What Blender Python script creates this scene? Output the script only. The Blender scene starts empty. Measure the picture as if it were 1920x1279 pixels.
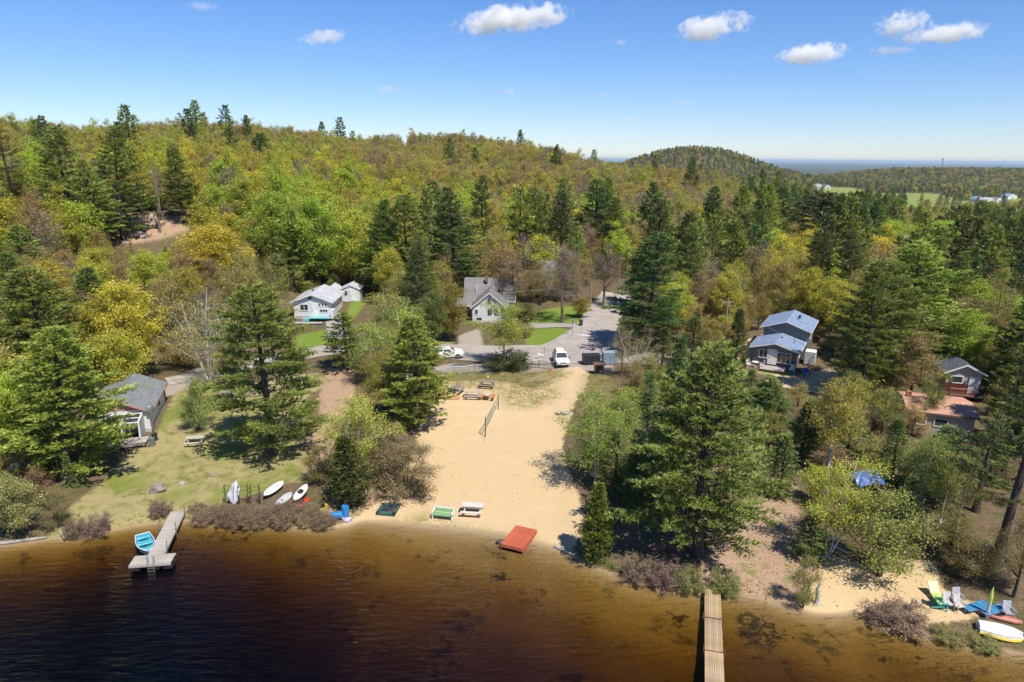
import bpy, bmesh, math, random
import numpy as np
from mathutils import Vector, Matrix
random.seed(7)
R_ = math.radians
scene = bpy.context.scene
col = scene.collection
# ------------------------------------------------------------------ camera
CAM = np.array((0.0, 0.0, 28.0)); FPX = 1280.0; PITCH = R_(15.0); ROLL = R_(0.5)
_f = np.array((0, math.cos(PITCH), -math.sin(PITCH)))
_r0 = np.array((1.0, 0, 0)); _u0 = np.array((0, math.sin(PITCH), math.cos(PITCH)))
_r = math.cos(ROLL)*_r0 + math.sin(ROLL)*_u0
_u = -math.sin(ROLL)*_r0 + math.cos(ROLL)*_u0
cd = bpy.data.cameras.new('camera'); cam = bpy.data.objects.new('camera', cd); col.objects.link(cam)
cd.sensor_width = 36.0; cd.lens = 24.0; cd.clip_start = 0.5; cd.clip_end = 90000.0
cam.matrix_world = Matrix(((_r[0], _u[0], -_f[0], CAM[0]), (_r[1], _u[1], -_f[1], CAM[1]), (_r[2], _u[2], -_f[2], CAM[2]), (0, 0, 0, 1)))
scene.camera = cam
# ------------------------------------------------------------------ sky and sun
SUN_EL, SUN_AZ = R_(58), R_(145)          # azimuth clockwise from +Y
world = bpy.data.worlds.new('World'); scene.world = world; world.use_nodes = True
wn = world.node_tree; wn.nodes.clear()
wo = wn.nodes.new('ShaderNodeOutputWorld'); wb = wn.nodes.new('ShaderNodeBackground'); sk = wn.nodes.new('ShaderNodeTexSky')
sk.sky_type = 'NISHITA'; sk.sun_disc = False; sk.sun_elevation = SUN_EL; sk.sun_rotation = SUN_AZ
sk.altitude = 200; sk.air_density = 1.0; sk.dust_density = 0.0; sk.ozone_density = 2.0
wb.inputs['Strength'].default_value = 0.095
hsv = wn.nodes.new('ShaderNodeHueSaturation'); hsv.inputs['Saturation'].default_value = 1.12; wt = wn.nodes.new('ShaderNodeMix'); wt.data_type = 'RGBA'; wt.blend_type = 'MULTIPLY'; wt.inputs[0].default_value = 1.0; wt.inputs[7].default_value = (.76, .86, 1.13, 1)
wn.links.new(sk.outputs[0], wt.inputs[6]); wn.links.new(wt.outputs[2], hsv.inputs['Color']); wn.links.new(hsv.outputs[0], wb.inputs['Color']); wn.links.new(wb.outputs[0], wo.inputs['Surface'])
sl = bpy.data.lights.new('sun', 'SUN'); sun = bpy.data.objects.new('sun', sl); col.objects.link(sun)
sl.energy = 4.9; sl.angle = R_(0.53); sl.color = (1.0, 0.94, 0.84)
_sd = Vector((math.sin(SUN_AZ)*math.cos(SUN_EL), math.cos(SUN_AZ)*math.cos(SUN_EL), math.sin(SUN_EL)))
sun.rotation_euler = (-_sd).to_track_quat('-Z', 'Y').to_euler(); sun.location = (60, -80, 150)
vs = scene.view_settings; vs.view_transform = 'Standard'; vs.look = 'None'; vs.exposure = 0.42; vs.gamma = 1.0; vs.use_curve_mapping = False
cy = scene.cycles
cy.max_bounces = 9; cy.diffuse_bounces = 2; cy.glossy_bounces = 2; cy.transmission_bounces = 3; cy.volume_bounces = 8; cy.transparent_max_bounces = 8
cy.use_adaptive_sampling = True; cy.adaptive_threshold = .03; cy.use_denoising = True; cy.caustics_reflective = False; cy.caustics_refractive = False; cy.sample_clamp_indirect = 6.0

# ------------------------------------------------------------------ pixel <-> place
def ray(u, v):
    d = _f + _r*((u-960.0)/FPX) - _u*((v-639.5)/FPX)
    return d
def plane(u, v, z=0.0):
    d = ray(u, v); t = (z-CAM[2])/d[2]; return CAM + d*t
SHORE_PX = [(-700,1060),(-300,1045),(0,1024),(100,1011),(150,1009),(230,991),(330,977),(420,981),(520,987),(600,993),(645,990),(680,980),(760,986),(850,995),(940,1006),(1000,1020),(1045,1032),(1080,1046),(1130,1070),(1200,1090),(1290,1106),(1330,1108),(1420,1122),(1480,1142),(1550,1156),(1600,1150),(1660,1165),(1730,1186),(1800,1206),(1870,1219),(1920,1226),(2200,1290)]
_sp = np.array([plane(u, v) for u, v in SHORE_PX])
SHX, SHY = _sp[:, 0], _sp[:, 1]
# hills: x, y, height of the ground above the lake flat
HILL = np.array([(-60,60,0),(-40,80,0),(-20,60,0),(0,60,0),(0,90,0),(0,110,0),(30,60,0),(40,90,0),(60,60,0),(70,90,0),(100,70,0),(-30,104,.6),(-30,122,1.2),(0,135,.6),(40,130,0),(90,120,0),(20,110,0),(-80,70,1),(-100,90,4),(-70,100,3),
 (-60,130,5),(-85,128,8),(-88,160,15),(-104,158,15.5),(-72,162,14),(-135,125,11),(-100,200,20.5),(-150,170,21),(-200,250,28),(-60,190,15),(-60,250,20),(-110,300,27),(-30,170,6),(0,200,6),(0,260,13),(0,330,22),(-30,420,28.5),(-150,420,31),(50,180,1),
 (60,230,4),(80,300,6),(80,400,13.5),(150,430,0),(130,300,-1),(150,200,-1),(100,160,0),(250,300,-11),(250,450,-15),(130,520,-4),(0,540,23),(-100,640,26),(150,640,-14),(300,640,-22),(0,850,-10),(200,850,-20),(400,850,-22),(-300,500,31),(-400,300,30),(500,500,-20),(650,900,-23),(-300,900,20),(0,1200,-22),
 (300,1150,-23),(600,1250,-24),(1000,1100,-24),(1400,1300,-24),(-600,700,30),(-800,1300,10),(200,150,0),(300,200,-5),(-200,120,15),(-300,160,22),(200,380,-13),(350,350,-12)], float)
def smooth(a, b, x):
    t = np.clip((x-a)/(b-a), 0, 1); return t*t*(3-2*t)
def hz(x, y):
    x = np.asarray(x, float); y = np.asarray(y, float); shp = np.broadcast(x, y).shape
    x = np.broadcast_to(x, shp).ravel().copy(); y = np.broadcast_to(y, shp).ravel().copy()
    d = y - np.interp(x, SHX, SHY)
    out = np.zeros_like(x)
    land = d >= 0
    bank = np.interp(x, [-60, -14, -10, 4, 7, 40], [.38, .38, .16, .16, .42, .42])
    near = bank*(1-np.exp(-np.maximum(d, 0)/1.3)) + .021*np.clip(d, 0, 70)
    far = np.zeros_like(x)
    sel = land & (y > 40)
    if sel.any():
        xs, ys = x[sel], y[sel]; num = np.zeros_like(xs); den = np.zeros_like(xs)
        for hx, hy, h in HILL:
            w = 1.0/(((xs-hx)**2+(ys-hy)**2)/(1+.0004*hy*hy)+14.0)**1.9
            num += w*h; den += w
        far[sel] = num/den
        f = smooth(52, 85, ys)
        far[sel] *= f
        rad = np.hypot(xs, ys)
        dn = smooth(1250, 4200, rad)
        far[sel] = far[sel]*(1-dn) + (-64)*dn
        far[sel] += 62*np.exp(-((xs-425)/150)**2-((ys-1560)/230)**2) + 20*np.exp(-((xs-300)/120)**2-((ys-1640)/230)**2)
        far[sel] += 33*smooth(700, 1000, xs-.1*(ys-1750))*np.exp(-((ys-1800)/300)**2)*(.92+.12*np.sin(xs/160.))
        far[sel] += smooth(120, 260, ys)*(1-smooth(1100, 2500, rad))*(1.3*np.sin(xs/23.+ys/41.)+1.1*np.sin(ys/29.-xs/37.))
    rough = .012*np.sin(x*1.3+.7*y)+.01*np.sin(1.9*y-.8*x+1)+.05*np.sin(x*.31+1.2)*np.sin(y*.23)
    out = np.where(land, near+far+rough*smooth(1, 6, d), 0)
    dd = np.maximum(-d, 0)
    sl1 = np.interp(x, [-40, -24, -16, -9, 2, 8, 14, 20, 40], [.11, .17, .12, .045, .04, .05, .075, .065, .08])
    bed = -(sl1*dd + .0034*dd*dd) - .03*np.minimum(1, dd)
    bed = np.maximum(bed, -3.6) + .06*np.sin(x*.9+1.4*y)*smooth(.5, 4, dd)*.6
    return np.where(land, out, bed).reshape(shp)
def Z(x, y): return float(hz(np.array([x]), np.array([y]))[0])
_ts = np.concatenate([np.arange(25, 200, .25), np.arange(200, 900, 1.0), np.arange(900, 4000, 6.0)])
def G(u, v):
    """where the line of sight of a photo pixel meets the ground"""
    d = ray(u, v); P = CAM[None] + _ts[:, None]*d[None]
    g = P[:, 2]-hz(P[:, 0], P[:, 1]); k = np.nonzero(g < 0)[0]
    if len(k) == 0: i = len(_ts)-1; return P[i]
    i = max(k[0], 1); a = g[i-1]/(g[i-1]-g[i]+1e-9); p = P[i-1]*(1-a)+P[i]*a
    return np.array((p[0], p[1], Z(p[0], p[1])))
def proj(p):
    q = np.asarray(p, float)-CAM; w = q@_f
    return 960+FPX*(q@_r)/w, 639.5-FPX*(q@_u)/w, w

# ------------------------------------------------------------------ materials
def nmat(name):
    m = bpy.data.materials.new(name); m.use_nodes = True; t = m.node_tree; t.nodes.clear()
    o = t.nodes.new('ShaderNodeOutputMaterial'); return m, t, o
def N(t, typ, **kw):
    n = t.nodes.new(typ)
    for k, v in kw.items():
        if k.startswith('i_'): n.inputs[k[2:].replace('_', ' ')].default_value = v
        else: setattr(n, k, v)
    return n
def rgba(c): return (c[0], c[1], c[2], 1.0)
def mix(t, fac, a, b, mode='MIX'):
    n = t.nodes.new('ShaderNodeMix'); n.data_type = 'RGBA'; n.blend_type = mode
    for s, v in ((n.inputs[0], fac), (n.inputs[6], a), (n.inputs[7], b)):
        if hasattr(v, 'links') or hasattr(v, 'is_linked'): t.links.new(v, s)
        elif isinstance(v, (tuple, list)): s.default_value = rgba(v)
        else: s.default_value = v
    return n.outputs[2]
def ramp(t, src, stops):
    n = t.nodes.new('ShaderNodeValToRGB'); t.links.new(src, n.inputs[0]); e = n.color_ramp.elements
    while len(e) < len(stops): e.new(.5)
    for i, (p, c) in enumerate(stops):
        e[i].position = p; e[i].color = rgba(c) if isinstance(c, (tuple, list)) else (c, c, c, 1)
    return n.outputs[0]
def noise(t, scale, detail=4.0, rough=.55, coord=None, dim='3D'):
    n = t.nodes.new('ShaderNodeTexNoise'); n.inputs['Scale'].default_value = scale; n.inputs['Detail'].default_value = detail; n.inputs['Roughness'].default_value = rough
    if coord is not None: t.links.new(coord, n.inputs['Vector'])
    return n.outputs['Fac']
def math_(t, op, a, b=None, clamp=False):
    n = t.nodes.new('ShaderNodeMath'); n.operation = op; n.use_clamp = clamp
    for s, v in ((n.inputs[0], a), (n.inputs[1], b)):
        if v is None: continue
        if hasattr(v, 'is_linked'): t.links.new(v, s)
        else: s.default_value = v
    return n.outputs[0]
def bump(t, h, strength=.3, dist=.05):
    n = t.nodes.new('ShaderNodeBump'); n.inputs['Strength'].default_value = strength; n.inputs['Distance'].default_value = dist; t.links.new(h, n.inputs['Height']); return n.outputs[0]
MATS = {}
def pm(name, c, rough=.6, var=.18, scale=3.0, metal=0.0, stretch=None, bmp=.15, wear=None, spec=.4):
    """painted / weathered procedural surface: colour varied by two noises, optional wear colour"""
    if name in MATS: return MATS[name]
    m, t, o = nmat(name); b = N(t, 'ShaderNodeBsdfPrincipled')
    tc = N(t, 'ShaderNodeTexCoord'); co = tc.outputs['Object']
    if stretch:
        mp = N(t, 'ShaderNodeMapping'); mp.inputs['Scale'].default_value = stretch; t.links.new(co, mp.inputs[0]); co = mp.outputs[0]
    n1 = noise(t, scale, 5, .6, co); n2 = noise(t, scale*7, 3, .6, co)
    d = tuple(max(0, x*(1-var*1.6)) for x in c); l = tuple(min(1, x*(1+var)) for x in c)
    cc = mix(t, ramp(t, n1, [(.3, 0.0), (.7, 1.0)]), d, l)
    cc = mix(t, math_(t, 'MULTIPLY', ramp(t, n2, [(.4, 0.0), (.75, 1.0)]), var*1.2), cc, tuple(x*.55 for x in c))
    if wear:
        cc = mix(t, ramp(t, noise(t, scale*2.3, 6, .7, co), [(.56, 0.0), (.66, 1.0)]), cc, wear)
    oi = N(t, 'ShaderNodeObjectInfo')
    cc = mix(t, 1.0, cc, ramp(t, oi.outputs['Random'], [(0, 1-var*.9), (1, 1.0)]), 'MULTIPLY')
    t.links.new(cc, b.inputs['Base Color']); b.inputs['Roughness'].default_value = rough; b.inputs['Metallic'].default_value = metal
    b.inputs['Specular IOR Level'].default_value = spec
    if bmp: t.links.new(bump(t, n2, bmp, .02), b.inputs['Normal'])
    t.links.new(b.outputs[0], o.inputs[0]); MATS[name] = m; return m
def leafmat(name, trans=.4, var=.35, hue=None):
    """foliage: object colour, varied per plant and per leaf, part of the light passes through"""
    m, t, o = nmat(name); oi = N(t, 'ShaderNodeObjectInfo'); at = N(t, 'ShaderNodeAttribute', attribute_name='tint')
    v = math_(t, 'ADD', math_(t, 'MULTIPLY', at.outputs['Fac'], var*2), 1-var)
    v = math_(t, 'MULTIPLY', v, math_(t, 'ADD', math_(t, 'MULTIPLY', oi.outputs['Random'], .28), .86))
    hs = N(t, 'ShaderNodeHueSaturation'); ic = N(t, 'ShaderNodeAttribute', attribute_name='tcol', attribute_type='INSTANCER'); t.links.new(mix(t, 1.0, oi.outputs['Color'], ic.outputs['Color'], 'ADD'), hs.inputs['Color']); t.links.new(v, hs.inputs['Value'])
    rnd2 = math_(t, 'FRACT', math_(t, 'MULTIPLY', oi.outputs['Random'], 7.31))
    hh = math_(t, 'ADD', math_(t, 'MULTIPLY', rnd2, .035), .4825)
    hh = math_(t, 'ADD', hh, math_(t, 'MULTIPLY', math_(t, 'SUBTRACT', at.outputs['Fac'], .5), -.03))
    t.links.new(hh, hs.inputs['Hue'])
    d = N(t, 'ShaderNodeBsdfDiffuse'); tr = N(t, 'ShaderNodeBsdfTranslucent'); gl = N(t, 'ShaderNodeBsdfGlossy'); gl.inputs['Roughness'].default_value = .5; gl.inputs['Color'].default_value = (.8, .9, 1, 1)
    t.links.new(hs.outputs[0], d.inputs[0]); t.links.new(hs.outputs[0], tr.inputs[0])
    ms = N(t, 'ShaderNodeMixShader'); ms.inputs[0].default_value = trans; t.links.new(d.outputs[0], ms.inputs[1]); t.links.new(tr.outputs[0], ms.inputs[2])
    m2 = N(t, 'ShaderNodeMixShader'); m2.inputs[0].default_value = .025; t.links.new(ms.outputs[0], m2.inputs[1]); t.links.new(gl.outputs[0], m2.inputs[2])
    t.links.new(m2.outputs[0], o.inputs[0]); return m
M_LEAF = leafmat('spring_leaf', .48); M_NEEDLE = leafmat('needle', .3, .38); M_BUD = leafmat('bud', .3)
M_BARK = pm('bark_brown', (.11, .085, .062), .9, .3, 4, stretch=(1, 1, .25), bmp=.5)
M_PBARK = pm('bark_pine', (.10, .075, .06), .9, .35, 3, stretch=(1, 1, .3), bmp=.6)
M_TWIG = pm('twig_grey', (.21, .17, .135), .9, .2, 2, bmp=0)
M_BIRCH = pm('birch_bark', (.62, .59, .53), .8, .15, 2.5, stretch=(.6, .6, 1.6), wear=(.12, .10, .085), bmp=.2)

# ------------------------------------------------------------------ objects
def tag(o, label=None, cat=None, group=None, kind=None):
    for k, v in (('label', label), ('category', cat), ('group', group), ('kind', kind)):
        if v: o[k] = v
    return o
def link(name, me, parent=None, loc=None):
    o = bpy.data.objects.new(name, me); col.objects.link(o)
    if parent: o.parent = parent
    if loc is not None: o.location = loc
    return o
def empty(name, loc, rz=0, label=None, cat=None, group=None):
    o = bpy.data.objects.new(name, None); col.objects.link(o); o.location = loc; o.rotation_euler = (0, 0, rz); o.empty_display_size = .3
    return tag(o, label, cat, group)
def tri_mesh(name, V, F, mats, midx=None, tint=None):
    V = np.asarray(V, np.float32); F = np.asarray(F, np.int32)
    me = bpy.data.meshes.new(name); me.vertices.add(len(V)); me.vertices.foreach_set('co', V.ravel())
    n = len(F); me.loops.add(n*3); me.loops.foreach_set('vertex_index', F.ravel())
    me.polygons.add(n); me.polygons.foreach_set('loop_start', np.arange(0, n*3, 3, dtype=np.int32)); me.polygons.foreach_set('loop_total', np.full(n, 3, np.int32))
    for m in mats: me.materials.append(m)
    if midx is not None: me.polygons.foreach_set('material_index', np.asarray(midx, np.int32))
    if tint is not None:
        a = me.attributes.new('tint', 'FLOAT', 'POINT'); a.data.foreach_set('value', np.asarray(tint, np.float32))
    me.update(calc_edges=True); return me
class MB:
    """collects shapes for one mesh"""
    def __init__(s): s.v = []; s.f = []
    def box(s, c, d, rz=0, rx=0, ry=0, taper=1.0):
        M = Matrix.Translation(c) @ Matrix.Rotation(rz, 4, 'Z') @ Matrix.Rotation(ry, 4, 'Y') @ Matrix.Rotation(rx, 4, 'X'); k = len(s.v)
        for z in (-.5, .5):
            q = taper if z > 0 else 1
            for x, y in ((-.5, -.5), (.5, -.5), (.5, .5), (-.5, .5)): s.v.append(tuple(M @ Vector((x*d[0]*q, y*d[1]*q, z*d[2]))))
        s.f += [(k, k+3, k+2, k+1), (k+4, k+5, k+6, k+7), (k, k+1, k+5, k+4), (k+1, k+2, k+6, k+5), (k+2, k+3, k+7, k+6), (k+3, k, k+4, k+7)]; return s
    def tube(s, pts, rad, n=8, cap=True):
        pts = [Vector(p) for p in pts]; k0 = len(s.v)
        if not hasattr(rad, '__len__'): rad = [rad]*len(pts)
        for i, p in enumerate(pts):
            d = (pts[min(i+1, len(pts)-1)]-pts[max(i-1, 0)]).normalized()
            a = d.orthogonal().normalized() if abs(d.z) > .99 else d.cross(Vector((0, 0, 1))).normalized(); b = d.cross(a)
            for j in range(n):
                an = 2*math.pi*j/n; s.v.append(tuple(p+(a*math.cos(an)+b*math.sin(an))*rad[i]))
        for i in range(len(pts)-1):
            for j in range(n):
                a, b = k0+i*n+j, k0+i*n+(j+1) % n; s.f.append((a, b, b+n, a+n))
        if cap: s.f.append(tuple(range(k0+n-1, k0-1, -1))); s.f.append(tuple(range(k0+(len(pts)-1)*n, k0+len(pts)*n)))
        return s
    def poly(s, pts, h=None):
        """a flat face, or a slab when h (vector) is given"""
        k = len(s.v); n = len(pts); s.v += [tuple(p) for p in pts]; s.f.append(tuple(range(k, k+n)))
        if h is not None:
            s.v += [tuple(Vector(p)+Vector(h)) for p in pts]; s.f.append(tuple(range(k+2*n-1, k+n-1, -1)))
            for i in range(n): j = (i+1) % n; s.f.append((k+j, k+i, k+n+i, k+n+j))
        return s
    def loft(s, rings, cap=True):
        k = len(s.v); n = len(rings[0])
        for r in rings: s.v += [tuple(p) for p in r]
        for i in range(len(rings)-1):
            for j in range(n): a, b = k+i*n+j, k+i*n+(j+1) % n; s.f.append((a, b, b+n, a+n))
        if cap: s.f.append(tuple(range(k+n-1, k-1, -1))); s.f.append(tuple(range(k+(len(rings)-1)*n, k+len(rings)*n)))
        return s
    def mesh(s, name, mat, smooth=False, bevel=0):
        me = bpy.data.meshes.new(name); me.from_pydata(s.v, [], s.f); me.materials.append(mat)
        bm = bmesh.new(); bm.from_mesh(me); bmesh.ops.recalc_face_normals(bm, faces=bm.faces)
        if bevel: bmesh.ops.bevel(bm, geom=bm.edges[:], offset=bevel, segments=1, affect='EDGES', clamp_overlap=True)
        bm.to_mesh(me); bm.free()
        if smooth: me.polygons.foreach_set('use_smooth', [True]*len(me.polygons))
        return me
    def build(s, name, mat, parent=None, loc=None, rz=0, smooth=False, bevel=0):
        o = link(name, s.mesh(name, mat, smooth, bevel), parent, loc)
        if rz: o.rotation_euler = (0, 0, rz)
        return o
def copy_tree(o, parent=None):
    c = o.copy(); col.objects.link(c); c.parent = parent
    for ch in list(o.children): copy_tree(ch, c)
    return c
# ================================================================== plants
def nrm(a): return a/np.maximum(np.linalg.norm(a, axis=-1, keepdims=True), 1e-9)
class Tubes:
    def __init__(s): s.V = []; s.F = []; s.n = 0
    def add(s, pts, rad, n=3):
        pts = np.asarray(pts, float); m = len(pts); d = nrm(np.gradient(pts, axis=0))
        ref = np.tile(np.array((0, 0, 1.0)), (m, 1)); ref[np.abs(d[:, 2]) > .9] = (1, 0, 0)
        a = nrm(np.cross(d, ref)); b = np.cross(d, a); an = np.arange(n)*2*np.pi/n
        ring = pts[:, None]+(a[:, None]*np.cos(an)[None, :, None]+b[:, None]*np.sin(an)[None, :, None])*np.asarray(rad, float)[:, None, None]
        i = np.arange(m-1)[:, None]*n; j = np.arange(n)[None]; j2 = (j+1) % n
        A = (i+j).ravel(); B = (i+j2).ravel(); C = A+n; D = B+n
        s.V.append(ring.reshape(-1, 3)); s.F.append(np.concatenate([np.stack([A, B, D], 1), np.stack([A, D, C], 1)])+s.n); s.n += m*n
    def arrays(s): return np.concatenate(s.V), np.concatenate(s.F)
def blades(pos, dirs, rng, k, ln, wd, spread):
    """k thin pointed blades at every position"""
    n = len(pos); P = np.repeat(pos, k, 0); D = nrm(np.repeat(dirs, k, 0)+rng.normal(0, spread, (n*k, 3)))
    L = ln*rng.uniform(.7, 1.25, (n*k, 1)); S = nrm(np.cross(D, rng.normal(0, .55, (n*k, 3))+np.array((.2, -.3, .9))))*wd*.5
    V = np.stack([P-S, P+S, P+D*L], 1).reshape(-1, 3); F = np.arange(n*k*3).reshape(-1, 3); T = np.repeat(rng.uniform(0, 1, n), k*3)
    return V, F, T
def leaves(pos, rng, size, up=.6):
    n = len(pos); nn = nrm(rng.normal(0, 1, (n, 3))+np.array((0, 0, up+.4))); a = nrm(np.cross(nn, rng.normal(0, 1, (n, 3)))); b = np.cross(nn, a)
    sz = size*rng.uniform(.65, 1.35, (n, 1)); V = np.stack([pos-a*sz*.5, pos+b*sz*.36, pos+a*sz*.5, pos-b*sz*.36], 1).reshape(-1, 3)
    i = np.arange(n)[:, None]*4; F = np.concatenate([i+np.array((0, 1, 2)), i+np.array((0, 2, 3))]); T = np.repeat(rng.uniform(0, 1, n), 4)
    return V, F, T
PROTO = {}
def proto(name, H, R, wood, wmat, fol, fmat, fine=None):
    wv, wf = wood; fv, ff, ft = fol; wi = np.zeros(len(wf))
    if fine is not None: wi = np.concatenate([wi, np.full(len(fine[1]), 1.)]); wf = np.concatenate([wf, fine[1]+len(wv)]); wv = np.concatenate([wv, fine[0]])
    tk = tri_mesh('trunk', wv, wf, [wmat, M_TWIG], wi); cr = tri_mesh('crown', fv, ff, [fmat], tint=ft)
    jn = tri_mesh(name, np.concatenate([wv, fv]), np.concatenate([wf, ff+len(wv)]), [wmat, M_TWIG, fmat], np.concatenate([wi, np.full(len(ff), 2.)]), np.concatenate([np.full(len(wv), .5), ft]))
    PROTO[name] = dict(trunk=tk, crown=cr, whole=jn, H=H, R=R)
def conifer(name, seed, H=20., R=4.6, gap=.75, clear=.1, nb=5, twig=.18, tuft=.2, k=7, ln=.34, wd=.095, lo=-6, hi=48, power=.62, prune=.1, droop=.0, updir=.55, lean=.02, sides=8, plate=.35, maxtwig=1.5):
    g = np.random.default_rng(seed); W = Tubes()
    zs = np.linspace(0, 1, 9); ph = g.uniform(0, 6.28); tx = lean*H*np.sin(zs*2.2+ph)-lean*H*math.sin(ph); ty = lean*H*np.cos(zs*1.7+ph)-lean*H*math.cos(ph)
    tr = np.stack([tx, ty, zs*H], 1); r0 = .0165*H; rad = r0*(1-zs)**.8+.02; rad[0] *= 1.35
    W.add(tr, rad, sides)
    TP = []; TD = []
    z = clear*H
    # irregular sectors give the crown its uneven outline
    sec = g.uniform(.72, 1.12, 7)
    while z < H*.985:
        h = z/H; prof = min(1, 1.22*(1-h)**power+.035)*(.5+.5*min(1, max(0, h-.04)/.27))
        n = max(3, int(round(nb+g.normal(0, .9)))); a0 = g.uniform(0, 6.28); lay = g.uniform(.8, 1.12)
        for q in range(n):
            if g.random() < prune: continue
            az = a0+q*6.283/n+g.normal(0, .22); L = R*prof*g.uniform(.68, 1.12)*lay*sec[int((az % 6.283)/6.283*6.999)]
            if L < .15: continue
            el = R_(lo+(hi-lo)*h**1.6+g.normal(0, 6)); dh = np.array((math.cos(az), math.sin(az), 0.)); sd = np.array((-dh[1], dh[0], 0.))
            b0 = np.array((np.interp(h, zs, tx), np.interp(h, zs, ty), z+g.uniform(-.2, .2)*gap))
            s5 = np.linspace(0, 1, 5)[:, None]
            def P(s): return b0+dh*(L*math.cos(el))*s+np.array((0, 0, 1.))*(L*math.sin(el)*s-droop*L*s*(1.3-s)+.10*L*s*s)+sd*(L*.06*np.sin(3*s+a0))
            W.add(P(s5), np.linspace(.011*L+.012, .006, 5), 3)
            m = max(3, int(L/twig)); ss = g.uniform(.18, 1, m)**.75
            for s in ss:
                p = P(np.array([[s]]))[0]; l = min(maxtwig, plate*L*(1.12-s)+.28)*g.uniform(.65, 1.2); b = R_(g.uniform(12, 72))*g.choice((-1, 1))
                td = dh*math.cos(b)+sd*math.sin(b)+np.array((0, 0, g.uniform(-.02, .22)-droop*.5)); td /= np.linalg.norm(td)
                c = max(2, int(l/tuft)); x = (np.arange(c)+g.uniform(.3, 1, c))/c
                TP.append(p+td*(l*x)[:, None]+g.normal(0, .05, (c, 3))); TD.append(np.tile(td*.65+np.array((0, 0, updir)), (c, 1)))
        z += gap*g.uniform(.75, 1.25)*(1.05-.55*h)
    TP = np.concatenate(TP); TD = np.concatenate(TD)
    proto(name, H, R, W.arrays(), M_PBARK, blades(TP, nrm(TD), g, k, ln, wd, .42), M_NEEDLE)
def curve(a, b, bend, n, g):
    s = np.linspace(0, 1, n)[:, None]; c = (a+b)*.5+bend; return (1-s)**2*a+2*s*(1-s)*c+s*s*b
def broadleaf(name, seed, H=14., R=5., clear=.22, limbs=18, subs=8, twigs=6, per=14, leaf=.22, scat=.34, up=.6, bark=M_BARK, twigmat=None, fmat=None, stems=1, spread=.0, twl=.9, wood=1.0, rnd=.35, leafbits='leaf', cz=.56, hemi=.5):
    g = np.random.default_rng(seed); W = Tubes(); W2 = Tubes(); LP = []
    cc = np.array((0, 0, H*cz)); rz_ = H*(1-cz)*1.0
    for st in range(stems):
        a = st*6.283/max(stems, 1)+g.uniform(0, 1.5); off = np.array((math.cos(a), math.sin(a), 0))*spread
        top = np.array((off[0]*R*1.0, off[1]*R*1.0, H*(.9+.08*g.random()) if stems == 1 else H*g.uniform(.74, .97)))
        base = off*.35*min(1, stems-1)*.6
        tk = curve(base, top, np.array((g.normal(0, .03)*H, g.normal(0, .03)*H, 0))-off*R*.15, 8, g); r0 = wood*(.014*H+.03)/(stems**.45)
        tr = r0*(1-np.linspace(0, 1, 8))**.9+.014; tr[0] *= 1.3; W.add(tk, tr, 7)
        nl = max(5, limbs//stems)
        for i in range(nl):
            an = i*2.39996+g.uniform(-.4, .4); q = (i+.5)/nl; ez = 1-2*q*(.5+.5*hemi); rr = math.sqrt(max(0, 1-ez*ez)); f = g.uniform(.62, 1.0)*(1-rnd*g.random())
            tip = cc+np.array((math.cos(an)*rr*R*f, math.sin(an)*rr*R*f, ez*rz_*f))+(top-np.array((0, 0, top[2])))*.55
            hd = math.hypot(tip[0]-tk[4][0], tip[1]-tk[4][1]); zs = np.clip(tip[2]-hd*g.uniform(.7, 1.2), clear*H, H*.86)
            k = np.array([np.interp(zs, tk[:, 2], tk[:, c]) for c in range(3)])
            lb = curve(k, tip, np.array((0, 0, -.06*R+.14*R*g.random()))+g.normal(0, .07*R, 3), 6, g); L = np.linalg.norm(tip-k)
            W.add(lb, np.linspace(.008*L*wood+.02*wood, .012, 6), 4)
            for j in range(subs):
                s = g.uniform(.28, 1.0); p = lb[0]*0+np.array([np.interp(s*5, range(6), lb[:, c]) for c in range(3)])
                out = nrm((p-cc)[None])[0]; e = p+(nrm((g.normal(0, 1, 3)+out*.55+np.array((0, 0, .25*up)))[None])[0])*R*g.uniform(.14, .34)
                sb = curve(p, e, g.normal(0, .03*R, 3), 4, g); W2.add(sb, np.linspace(.016*wood, .007, 4), 3)
                for m in range(twigs):
                    w = g.uniform(.2, 1); p2 = np.array([np.interp(w*3, range(4), sb[:, c]) for c in range(3)])
                    dv = nrm((g.normal(0, 1, 3)+out*.4+np.array((0, 0, .5*up)))[None])[0]; e2 = p2+dv*twl*g.uniform(.5, 1.2)
                    W2.add(np.stack([p2, e2]), (.008*wood+.002, .004), 3)
                    x = g.uniform(.25, 1.1, per)[:, None]; LP.append(p2+(e2-p2)*x+g.normal(0, scat, (per, 3))*np.array((1, 1, .7)))
    LP = np.concatenate(LP)
    if leafbits == 'leaf': fol = leaves(LP, g, leaf, up)
    else: fol = blades(LP, np.tile(np.array((0, 0, .6)), (len(LP), 1)), g, 1, leaf, leaf*.45, .8)
    proto(name, H, R, W.arrays(), bark, fol, fmat or M_LEAF, W2.arrays())
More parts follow.
